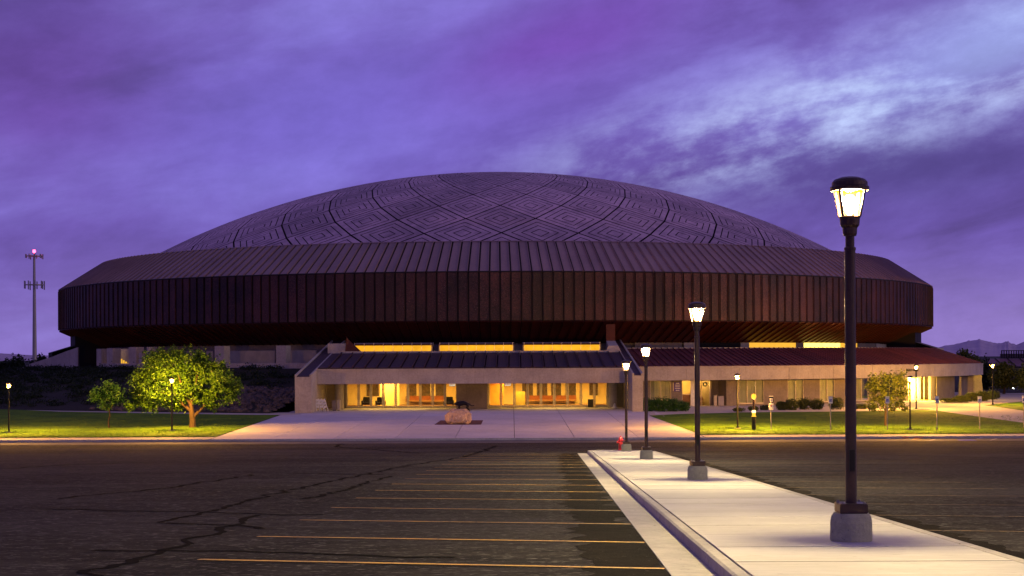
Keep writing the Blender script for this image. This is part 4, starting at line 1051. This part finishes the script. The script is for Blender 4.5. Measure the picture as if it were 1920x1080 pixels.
# ================================================================== HYDRANT
p = Vector((5.50, 78.5, iz(78.5))); hy = empty('fire_hydrant', tuple(p), 'red fire hydrant at the far tip of the traffic island', 'fire hydrant'); z = p.z
MB().lathe([(.15, z), (.15, z + .04), (.11, z + .05), (.105, z + .46), (.135, z + .47), (.135, z + .50), (.115, z + .51), (.10, z + .60), (.055, z + .67)], 18, (p.x, p.y)).build('barrel', M_RED, hy)
MB().lathe([(.03, z + .671), (.03, z + .73)], 5, (p.x, p.y)).build('bonnet_nut', M_RED, hy)
for s_ in (-1, 1):
    MB().tube([(p.x + s_ * .09, p.y, z + .40), (p.x + s_ * .17, p.y, z + .40), (p.x + s_ * .172, p.y, z + .40), (p.x + s_ * .20, p.y, z + .40)], [.055, .055, .07, .065], 12).build('side_outlet', M_RED, hy)
MB().tube([(p.x, p.y - .09, z + .36), (p.x, p.y - .17, z + .36), (p.x, p.y - .172, z + .36), (p.x, p.y - .2, z + .36)], [.075, .075, .09, .085], 12).build('front_outlet', M_RED, hy)

# ================================================================== BOULDER AND STATUE
def deform_ico(name, m, c, rx_, ry_, rz_, amp, seed, parent=None, sub=4, flat=None):
    bm = bmesh.new(); bmesh.ops.create_icosphere(bm, subdivisions=sub, radius=1)
    for v in bm.verts:
        d = v.co.normalized(); k = 1 + amp * mnoise.noise(d * 1.6 + Vector((seed, 0, 0))) + amp * .5 * mnoise.noise(d * 4 + Vector((0, seed, 0))) + amp * .2 * mnoise.noise(d * 9 + Vector((0, 0, seed)))
        e = .8
        q = Vector((math.copysign(abs(d.x) ** e, d.x), math.copysign(abs(d.y) ** e, d.y), math.copysign(abs(d.z) ** e, d.z)))
        v.co = Vector((q.x * rx_ * k, q.y * ry_ * k, q.z * rz_ * k))
        if flat is not None and v.co.z < flat: v.co.z = flat
    me = bpy.data.meshes.new(name); bm.to_mesh(me); bm.free(); me.materials.append(m)
    o = bpy.data.objects.new(name, me); COL.objects.link(o); o.location = c; return o
bp = G(859, 795.5)
bo = deform_ico('boulder', M_BOULD, (bp.x, bp.y + .5, bp.z + .52), 1.02, .8, .72, .22, 7.7, flat=-.5)
tag(bo, 'rough pinkish boulder standing on the plaza in a strip of dark mulch', 'boulder')
# bronze wildcat: one continuous skinned body
def skinned(name, m, verts, edges, root, loc, sub=2):
    me = bpy.data.meshes.new(name); me.from_pydata([v[:3] for v in verts], edges, []); me.materials.append(m)
    o = bpy.data.objects.new(name, me); COL.objects.link(o); o.location = loc
    bm = bmesh.new(); bm.from_mesh(me); L = bm.verts.layers.skin.verify()
    for v, q in zip(bm.verts, verts): v[L].radius = (q[3], q[3] if len(q) < 5 else q[4])
    bm.verts.ensure_lookup_table(); bm.verts[root][L].use_root = True
    bm.to_mesh(me); bm.free()
    md = o.modifiers.new('Skin', 'SKIN'); md.use_smooth_shade = True
    s2 = o.modifiers.new('Subdivision', 'SUBSURF'); s2.levels = sub; s2.render_levels = sub
    dg = bpy.context.evaluated_depsgraph_get(); me2 = bpy.data.meshes.new_from_object(o.evaluated_get(dg))
    o.modifiers.clear(); o.data = me2; bpy.data.meshes.remove(me)
    me2.polygons.foreach_set('use_smooth', [True] * len(me2.polygons)); return o
V = [(.35, 0, .42, .15), (.05, 0, .47, .155), (-.25, 0, .40, .15), (-.45, 0, .40, .10), (-.60, 0, .37, .095), (-.74, 0, .31, .055),   # 0-5 pelvis, back, chest, neck, head, muzzle
     (.40, .10, .22, .09), (.30, .11, .04, .05), (.44, .12, -.12, .035), (.40, .12, -.22, .04),       # far hind leg 6-9
     (.46, -.10, .20, .095), (.38, -.12, .02, .05), (.55, -.13, -.16, .035), (.50, -.13, -.27, .04),  # near hind 10-13
     (-.30, .10, .20, .07), (-.36, .11, .02, .045), (-.44, .11, -.10, .04),                             # far fore 14-16
     (-.28, -.10, .20, .07), (-.24, -.11, .03, .045), (-.30, -.11, -.08, .04),                          # near fore 17-19
     (.52, 0, .34, .05), (.68, 0, .20, .035), (.82, 0, .20, .03), (.95, 0, .24, .03),                  # tail 20-23
     (-.58, .06, .47, .022), (-.58, -.06, .47, .022)]
Eg = [(0, 1), (1, 2), (2, 3), (3, 4), (4, 5), (0, 6), (6, 7), (7, 8), (8, 9), (0, 10), (10, 11), (11, 12), (12, 13), (2, 14), (14, 15), (15, 16), (2, 17), (17, 18), (18, 19), (0, 20), (20, 21), (21, 22), (22, 23), (4, 24), (4, 25)]
st = skinned('wildcat_statue', M_STAT, [q[:3] + (q[3] * (1.35 if i < 5 else 1.2),) for i, q in enumerate(V)], Eg, 0, (bp.x + .38, bp.y + .45, bp.z + 1.30))
tag(st, 'black bronze wildcat statue crouching on top of the boulder', 'statue')

# ================================================================== SIGNS
def sign_post(px, py, h, label, double=False):
    p = G(px, py, .02); r = empty('parking_sign', tuple(p), label, 'sign', 'sign posts along the right kerb')
    k = p.y / F
    MB().box(p.x - .035, p.x + .035, p.y, p.y + .05, p.z, p.z + h).build('post', M_GALV, r)
    if not double:
        pl = MB().box(p.x - .15, p.x + .15, p.y - .02, p.y - .004, p.z + h - .52, p.z + h + .02).build('plate', M_WHITE, r)
        MB().box(p.x - .09, p.x + .09, p.y - .026, p.y - .021, p.z + h - .40, p.z + h - .18).build('blue_square', M_BLU, pl)
        b = MB(); b.tube([(p.x + .045 * math.cos(q), p.y - .03, p.z + h - .335 + .045 * math.sin(q)) for q in lin(-2.6, 1.2, 10)], [.010] * 11, 5)
        b.tube([(p.x - .015, p.y - .03, p.z + h - .22), (p.x - .01, p.y - .03, p.z + h - .29), (p.x + .035, p.y - .03, p.z + h - .295), (p.x + .05, p.y - .03, p.z + h - .35)], [.013] * 4, 5); b.build('wheelchair_symbol', M_WHITE, pl)
    else:
        for (za, zb, wd, w2) in ((h - .48, h - .02, .16, .11), (h - 1.03, h - .52, .17, .15)):
            pl = MB().box(p.x - wd, p.x + wd, p.y - .02, p.y - .004, p.z + za, p.z + zb).build('plate', M_BLACK if w2 < .12 else M_WHITE, r)
            if w2 < .12: MB().box(p.x - w2, p.x + w2, p.y - .025, p.y - .021, p.z + za + .05, p.z + zb - .13).build('panel', M_WHITE, pl)
            zc = (za + zb) / 2 + p.z - (.04 if w2 < .12 else -.04); s_ = .07 if w2 < .12 else .10
            b = MB(); b.quad((p.x - s_ * .7, p.y - .03, zc + s_), (p.x - s_ * .7, p.y - .03, zc), (p.x, p.y - .03, zc - s_ * 1.1), (p.x + s_ * .7, p.y - .03, zc), (p.x + s_ * .7, p.y - .03, zc + s_)); b.build('shield_emblem', M_PURP, pl)
            b = MB(); b.quad((p.x - s_ * .3, p.y - .034, zc + s_ * .6), (p.x - s_ * .2, p.y - .034, zc), (p.x + s_ * .2, p.y - .034, zc), (p.x + s_ * .3, p.y - .034, zc + s_ * .6)); b.build('emblem_mark', mat('orange_print', (.7, .25, .1)), pl)
    if double: MB().box(p.x - .17, p.x + .17, p.y - .022, p.y - .003, p.z + h - .015, p.z + h + .03).build('top_strip', M_WHITE, r)
sign_post(1446, 806, 2.55, 'twin notice plates with purple shields on one post, right of the light column', True)
sign_post(1557.5, 807, 2.55, 'disabled parking sign just left of the nearest lamp pole, in front of the shrubs')
sign_post(1664, 806, 2.52, 'disabled parking sign beside the trunk of the small tree on the right lawn')
sign_post(1757, 806, 2.52, 'disabled parking sign in front of the wall right of the ticket office doorway')
sign_post(1837, 804, 2.45, 'disabled parking sign in front of the shrubs at the end of the office wing')
sign_post(1920, 802, 2.45, 'disabled parking sign cut by the right edge of the picture')

# ================================================================== ENTRANCE CLUTTER
for i, (px, tilt, lab) in enumerate(((605.5, .1, 'leftmost white folded barricade leaning in the entrance alcove'), (613.5, .22, 'middle white folded barricade leaning in the entrance alcove'), (621, .3, 'rightmost white folded barricade leaning in the entrance alcove'))):
    p = G(px, 768.5); p.y = 149.2 + .1 * i; p.z = gz(p.x, p.y)
    r = empty('barricade', tuple(p), lab, 'barricade', 'folded barricades in the alcove'); r.rotation_euler = (math.radians(-6), -tilt, 0); ORG[r.name] = Vector()
    for s_ in (-.13, .13): MB().box(s_ - .03, s_ + .03, -.03, .03, 0, 1.25).build('leg', M_WHITE, r)
    for zz in (.35, .65, .95): MB().box(-.10, .10, -.035, -.005, zz, zz + .22).build('board', M_WHITE, r)
def boxthing(name, px0, px1, py, y, h, m, lab, cat, d=.5):
    x0, x1 = (px0 - 960) / F * y, (px1 - 960) / F * y; z = gz(x0, y)
    r = empty(name, ((x0 + x1) / 2, y, z), lab, cat); MB().box(x0, x1, y, y + d, z + .04, z + h).build('body', m, r, bevel=.02); MB().box(x0 - .02, x1 + .02, y - .02, y + d + .02, z + h + .001, z + h + .05).build('lid', m, r)
    MB().box(x0 + .04, x1 - .04, y + .04, y + d - .04, z, z + .038).build('plinth', M_BLACK, r)
boxthing('crate', 622, 630, 766, 150.5, .95, M_CONC_D, 'brown upright cabinet behind the folded barricades', 'cabinet')
boxthing('crate', 631.5, 637, 766, 151, .95, M_BRASS, 'narrow pale cabinet right of the brown one in the alcove', 'cabinet')
boxthing('litter_bin', 1102, 1112, 764, 157.2, .78, M_BLACK, 'black litter bin in front of the right end of the doors', 'bin')
boxthing('cabinet', 1139, 1149, 765, 155.8, .98, M_BRASS, 'pale metal cabinet by the round column at the right alcove', 'cabinet', .4)
boxthing('litter_bin', 1338.5, 1344, 767, 166.8, 1.12, M_BRASS, 'narrow pale bin on the left of the pair by the office recess', 'bin', .45)
boxthing('litter_bin', 1346.5, 1357, 767, 167.0, 1.05, M_CONC, 'wide pale grey bin on the right of the pair by the office recess', 'bin')
p = Vector(((1152 - 960) / F * 154.3, 154.3, gz(10, 154.3)))
b = MB(); b.lathe([(.34, p.z), (.30, p.z + .08), (.2, p.z + .12), (.09, p.z + .42), (.05, p.z + .5)], 12, (p.x, p.y)); tag(b.build('covered_heap', M_WHITE), 'small white cloth-covered cone on the ground at the right alcove', 'cone')
# tables and chairs behind the open office door
p = pol(RW - 1.3, wx(1322), ZG + .01); tb = empty('table', tuple(p), 'small wooden table behind the lit office door', 'table')
MB().lathe([(.42, p.z + .72), (.42, p.z + .76)], 20, (p.x, p.y)).build('tabletop', M_WALNUT, tb); MB().lathe([(.04, p.z + .03), (.04, p.z + .719)], 10, (p.x, p.y)).build('leg', M_BLACK, tb); MB().lathe([(.25, p.z), (.22, p.z + .029)], 14, (p.x, p.y)).build('foot', M_BLACK, tb)
for s_, lab in ((-1, 'left wooden chair at the table behind the office door'), (1, 'right wooden chair at the table behind the office door')):
    c = p + Vector((s_ * .3, -.35 if s_ < 0 else .4, 0)); ch = empty('chair', tuple(c), lab, 'chair', 'chairs behind the office door')
    MB().box(c.x - .2, c.x + .2, c.y - .2, c.y + .2, c.z + .42, c.z + .46).build('seat', M_WALNUT, ch)
    MB().box(c.x - .2, c.x + .2, c.y + .17, c.y + .2, c.z + .62, c.z + .95).build('backrest', M_WALNUT, ch)
    for u in (-1, 1):
        for v in (-1, 1): MB().box(c.x + u * .17 - .02, c.x + u * .17 + .02, c.y + v * .17 - .02, c.y + v * .17 + .02, c.z, c.z + (.419 if v < 0 else .9)).build('leg', M_WALNUT, ch)

# ================================================================== TREES AND SHRUBS
def tree(name, label, base, trunk, limbs, clouds, leafm, size, dens, group=None, kindname='tree', seed=1):
    r = empty(name, tuple(base), label, kindname, group)
    b = MB()
    for pts, rad in [trunk] + limbs:
        b.tube([base + Vector(q) for q in pts], rad, 10)
    b.build('trunk', M_TRUNK, r)
    b = MB()
    for i, (cx, cy, cz, rx_, ry_, rz_) in enumerate(clouds):
        leaf_cloud(b, base.x + cx, base.y + cy, base.z + cz, rx_, ry_, rz_, int(dens * rx_ * rz_), size, .35, .75, seed * 10 + i)
    b.build('crown', leafm, r); return r
bt = G(361, 801.5, .0)
# clusters of a broad umbrella crown
rnd = random.Random(11); cl = []
def sph_cl(x, z, rx_, rz_, y=0.0): cl.append((x, y, z, rx_, rx_ * .95, rz_))
for (px, py, r_) in ((300, 690, 34), (345, 682, 34), (385, 700, 32), (415, 715, 28), (272, 715, 28), (262, 745, 22), (300, 735, 32), (340, 730, 34), (380, 738, 28), (425, 738, 22), (285, 760, 15), (330, 668, 22), (300, 670, 20), (372, 672, 20), (395, 755, 18), (250, 762, 12), (434, 722, 14), (404, 690, 18), (330, 756, 20)):
    q = P(px, py, bt.y); k = bt.y / F
    cl.append((q.x - bt.x, rnd.uniform(-1.4, 1.6), q.z - bt.z, r_ * k * 1.0, r_ * k * 1.1, r_ * k * .82))
tree('broad_tree', 'large broad leafy tree on the left lawn behind a lit lamp post', bt, ([(0, 0, -.1), (.02, 0, .5), (-.06, 0, 1.2), (-.15, 0, 2.2)], [.30, .24, .20, .15]),
     [([(.0, 0, .75), (.45, .1, 1.25), (1.2, .2, 2.0), (2.2, .3, 2.8)], [.14, .13, .09, .04]), ([(-.1, 0, 1.3), (-.9, -.1, 2.0), (-2.0, -.2, 2.7), (-3.0, -.3, 3.0)], [.13, .11, .08, .03]), ([(-.12, 0, 1.8), (.1, .3, 2.8), (.3, .5, 4.2)], [.13, .09, .04]), ([(-.12, 0, 1.7), (-.7, -.4, 3.0), (-1.0, -.5, 4.2)], [.1, .08, .03])],
     cl, M_LEAF, .17, 2000, seed=1)
st_ = G(205, 802.5); cl = []
for (px, py, r_) in ((203, 742, 24), (186, 737, 17), (216, 738, 17), (203, 726, 17), (178, 745, 11), (224, 748, 11), (200, 757, 15)):
    q = P(px, py, st_.y); k = st_.y / F; cl.append((q.x - st_.x, rnd.uniform(-.4, .4), q.z - st_.z, r_ * k, r_ * k, r_ * k * .8))
tree('small_tree', 'small slim-trunked tree on the left lawn, left of the big tree', st_, ([(0, 0, -.1), (-.08, 0, .5), (.06, 0, 1.0), (-.02, 0, 1.5), (0, 0, 2.2)], [.07, .055, .05, .045, .02]), [([(0, 0, 1.4), (.4, .1, 2.1)], [.03, .015]), ([(0, 0, 1.4), (-.4, -.1, 2.1)], [.03, .015])], cl, M_LEAF2, .15, 1500, seed=2)
rt = G(1660.5, 798.5); cl = []
for (px, py, r_) in ((1640, 715, 17), (1662, 708, 14), (1685, 706, 14), (1650, 730, 22), (1675, 728, 22), (1695, 738, 14), (1660, 750, 20), (1688, 756, 14), (1640, 755, 13), (1630, 723, 11), (1700, 765, 8), (1676, 768, 8), (1640, 767, 8), (1695, 718, 10)):
    q = P(px, py, rt.y); k = rt.y / F; cl.append((q.x - rt.x, rnd.uniform(-.7, .7), q.z - rt.z, r_ * k, r_ * k, r_ * k * .8))
tree('lawn_tree', 'small airy yellow-lit tree on the right lawn beside the lamps', rt, ([(0, 0, -.1), (0, 0, .6), (.03, 0, 1.4), (0, 0, 2.4)], [.11, .09, .07, .03]), [([(0, 0, 1.1), (.6, .1, 1.9), (1.1, .1, 2.4)], [.05, .035, .015]), ([(0, 0, 1.2), (-.6, -.1, 2.1), (-1, 0, 2.7)], [.05, .03, .015])], cl, M_LEAF3, .16, 1300, seed=3)
def far_tree(px, py0, py1, wpx, Y, label, leafm, seed, dens=350, size=.35):
    dx, _ = unroll(px, py1); base = Vector((dx / F * Y, Y, gz(40, Y) - .05)); k = Y / F
    top = P(px, py0, Y).z; bot = max(P(px, py1, Y).z, base.z + .2); h = top - bot; w_ = wpx * k / 2; rn = random.Random(seed); c = []
    for i in range(9):
        a = rn.uniform(-1, 1); z = rn.uniform(.1, .9); c.append((a * w_ * .62 * math.sin(math.pi * (z * .8 + .15)) , rn.uniform(-w_ * .4, w_ * .4), bot - base.z + z * h * .85, w_ * rn.uniform(.35, .5), w_ * .45, h * rn.uniform(.16, .24)))
    c.append((0, 0, bot - base.z + h * .5, w_ * .7, w_ * .6, h * .42))
    tree('background_tree', label, base, ([(0, 0, 0), (.1, 0, (bot - base.z) * .6), (0, 0, (bot - base.z) + h * .5)], [w_ * .1, w_ * .07, w_ * .03]), [], c, leafm, size, dens, 'trees behind the arena', seed=seed)
far_tree(1813, 653, 715, 62, 235, 'dark rounded tree behind the roof of the office wing', M_LEAF3, 21)
far_tree(1846, 668, 730, 40, 245, 'dark tree between the office wing and the red-roofed building', M_LEAFD, 25)
far_tree(1882, 678, 729, 62, 215, 'large bushy tree right of the rightmost lamp post', M_LEAF3, 22)
far_tree(1922, 682, 730, 44, 212, 'bushy tree cut by the right edge of the picture', M_LEAF3, 23)
for i, (px, y0, y1, wd, Y, lab) in enumerate(((10, 672, 690, 60, 320, 'low dark tree at the left edge of the picture'), (32, 664, 690, 46, 310, 'dark tree left of the mast foot'), (60, 671, 690, 30, 315, 'low dark tree at the foot of the mast'), (78, 664, 690, 34, 318, 'dark tree right of the mast foot'), (-20, 674, 690, 60, 325, 'dark tree beyond the left edge'))):
    far_tree(px, y0, y1 + 40, wd, Y, lab, M_LEAFD, 30 + i, 260, .5)
def bush(px, pytop, pybot, wpx, label, leafm, group, seed, Y=None, dens=2100, size=.11, cat='shrub'):
    p = G(px, pybot) if Y is None else Vector((unroll(px, pybot)[0] / F * Y, Y, gz(30, Y)))
    k = p.y / F; h = (pybot - pytop) * k; w_ = wpx * k / 2
    r = empty('shrub', tuple(p), label, cat, group); b = MB()
    leaf_cloud(b, p.x, p.y, p.z + h * .45, w_, min(w_, .9), h * .55, int(dens * w_ * h), size, .45, .3, seed)
    for i in range(3): leaf_cloud(b, p.x + (i - 1) * w_ * .55, p.y - .1, p.z + h * .5, w_ * .5, .5, h * .5, int(dens * w_ * h * .25), size, .4, .4, seed + i + 50)
    b.build('foliage', leafm, r); b = MB()
    for i in range(3): b.tube([(p.x + (i - 1) * w_ * .3, p.y, p.z - .05), (p.x + (i - 1) * w_ * .5, p.y, p.z + h * .5)], [.03, .015], 5)
    b.build('stem', M_TRUNK, r)
for i, (px, w_, t, lab) in enumerate(((1212, 28, 746, 'dark clipped shrub against the right end wall of the entrance hall'), (1236, 30, 745, 'dark clipped shrub below the first office window, second from the entrance hall'), (1260, 30, 747, 'dark clipped shrub under the purple notice board'), (1281, 24, 752, 'low end of the dark clipped hedge beside the white door'))):
    bush(px, t, 771, w_, lab, M_LEAF2, 'clipped shrubs by the entrance hall', 60 + i)
for i, (px, t, bt_, w_, lab) in enumerate(((1386, 764, 772, 22, 'very low shrub behind the lawn lamp post'), (1412, 761, 770, 20, 'low shrub behind the short light column'), (1433, 759, 769, 18, 'low shrub left of the twin notice plates'),
        (1466, 752, 769, 22, 'yellowish shrub just right of the twin notice plates'), (1484, 748, 769, 26, 'yellow-green shrub in front of the narrow office window'), (1508, 746, 768, 28, 'taller shrub between two office windows'), (1532, 748, 768, 24, 'rounded shrub left of the disabled parking sign near the lamp pole'),
        (1568, 746, 768, 28, 'shrub immediately left of the nearest lamp pole'), (1614, 757, 767, 26, 'low shrub immediately right of the nearest lamp pole'), (1636, 759, 766, 22, 'low shrub left of the small right lawn tree'))):
    bush(px, t, bt_, w_, lab, M_LEAF3, 'shrubs along the office wall', 80 + i)
for i, (px, t, bt_, w_, lab) in enumerate(((1780, 746, 755, 34, 'low shrub right of the ticket office doorway'), (1803, 741, 755, 28, 'shrub in front of the next to last office window'), (1822, 736, 753, 26, 'shrub before the last office windows'), (1842, 733, 752, 28, 'shrub at the corner of the office wing'), (1862, 732, 749, 24, 'shrub behind the rightmost lamp post'))):
    bush(px, t, bt_, w_, lab, M_LEAF3, 'shrubs at the end of the office wing', 100 + i)

# ================================================================== MAST
Y = 400; mx = (64.5 - 960 + PHI * 100) / F * Y; zt = P(64, 478, Y).z; zb = -5.1
ms = empty('radio_mast', (mx, Y, zb), 'tall slim pole mast with two rings of antennas and a red beacon, at far left', 'mast')
MB().lathe([(.62, zb), (.55, 2), (.28, zt)], 16, (mx, Y)).build('pole', M_GALV, ms)
MB().lathe([(.12, zt), (.12, zt + .5)], 8, (mx, Y)).build('beacon_stem', M_GALV, ms)
MB().lathe([(.1, zt + .5), (.38, zt + .7), (.42, zt + 1.0), (.28, zt + 1.3), (.1, zt + 1.4)], 12, (mx, Y)).build('beacon', M_REDL, ms)
light('beacon_light', 'POINT', (mx, Y - .8, zt + 1), 60, (1, .05, .1), ms, .3)
for (zc, rr_, hh, nn_) in ((zt - .3, 2.0, 1.0, 9), (P(64, 534, Y).z, 2.35, 2.0, 9)):
    b = MB(); b.lathe([(rr_, zc - .08), (rr_ + .1, zc - .08), (rr_ + .1, zc + .08), (rr_, zc + .08), (rr_, zc - .08)], 24, (mx, Y), cap=False)
    for i in range(3): a = i * 2.094 + .4; b.tube([(mx, Y, zc), (mx + rr_ * math.cos(a), Y + rr_ * math.sin(a), zc)], [.09, .09], 6)
    b.build('antenna_ring', M_GALV, ms)
    for i in range(nn_):
        a = 2 * math.pi * i / nn_ + .2; x, y = mx + (rr_ + .15) * math.cos(a), Y + (rr_ + .15) * math.sin(a)
        MB().box(x - .13, x + .13, y - .1, y + .1, zc - hh / 2 - (.3 if i % 3 == 0 else 0), zc + hh / 2).build('antenna', M_GALV, ms)

# ================================================================== FAR RIGHT BUILDING
Y = 262; q0, q1 = P(1838, 674, Y), P(2150, 674, Y)
fb = empty('red_roofed_building', (q0.x + 10, Y, -5.3), 'long low building with a dark red metal roof behind the trees at far right', 'building')
MB().box(q0.x, q1.x, Y, Y + 14, -5.5, -1.95).build('wall', M_CONC_D, fb)
b = MB(); zt, zb_ = q0.z + .1, -1.9
b.hexa([(q0.x - .6, Y - .6, zb_), (q1.x, Y - .6, zb_), (q1.x, Y + 14.6, zb_), (q0.x - .6, Y + 14.6, zb_), (q0.x + 1.5, Y + 4, zt), (q1.x, Y + 4, zt), (q1.x, Y + 10, zt), (q0.x + 1.5, Y + 10, zt)]); b.build('roof', M_OROOF, fb)
for i in range(12): x = q0.x + 1.6 + i * 2.1; MB().hexa([(x, Y - .62, zb_ + .05), (x + .1, Y - .62, zb_ + .05), (x + .1, Y + 4, zt + .03), (x, Y + 4, zt + .03), (x, Y - .62, zb_ + .15), (x + .1, Y - .62, zb_ + .15), (x + .1, Y + 4, zt + .13), (x, Y + 4, zt + .13)]).build('roof_seam', M_SEAM, fb)
a, c = P(1895, 672, Y), P(1960, 656, Y); r = empty('roof_screen', (a.x, Y + 6, a.z), 'dark slatted equipment screen standing on the red roof', 'screen')
b = MB(); b.box(a.x, c.x, Y + 5, Y + 5.15, c.z - .12, c.z); b.box(a.x, c.x, Y + 5, Y + 5.15, a.z, a.z + .12); b.build('rail', M_BLACK, r)
x = a.x
while x < c.x: MB().box(x, x + .16, Y + 5.0, Y + 5.12, a.z + .12, c.z - .12).build('upright', M_BLACK, r); x += .42
b = MB(); b.box(a.x, c.x, Y + 5.6, Y + 5.7, a.z, a.z + .8); b.build('equipment_panel', mat('grey_panel', (.12, .1, .16)), r)
# small distant white lamp by the side road
p = P(1900.5, 727, 245); r = empty('bollard_light', (p.x, p.y, gz(60, 245)), 'small distant white light on a low post beside the side road', 'light')
MB().lathe([(.06, gz(60, 245)), (.05, p.z - .2)], 8, (p.x, p.y)).build('post', M_BLACK, r); MB().lathe([(.06, p.z - .2), (.2, p.z - .1), (.22, p.z), (.18, p.z + .12), (.05, p.z + .2)], 12, (p.x, p.y)).build('globe', emis('white_globe', (.9, .95, 1), 8), r, smooth=True)
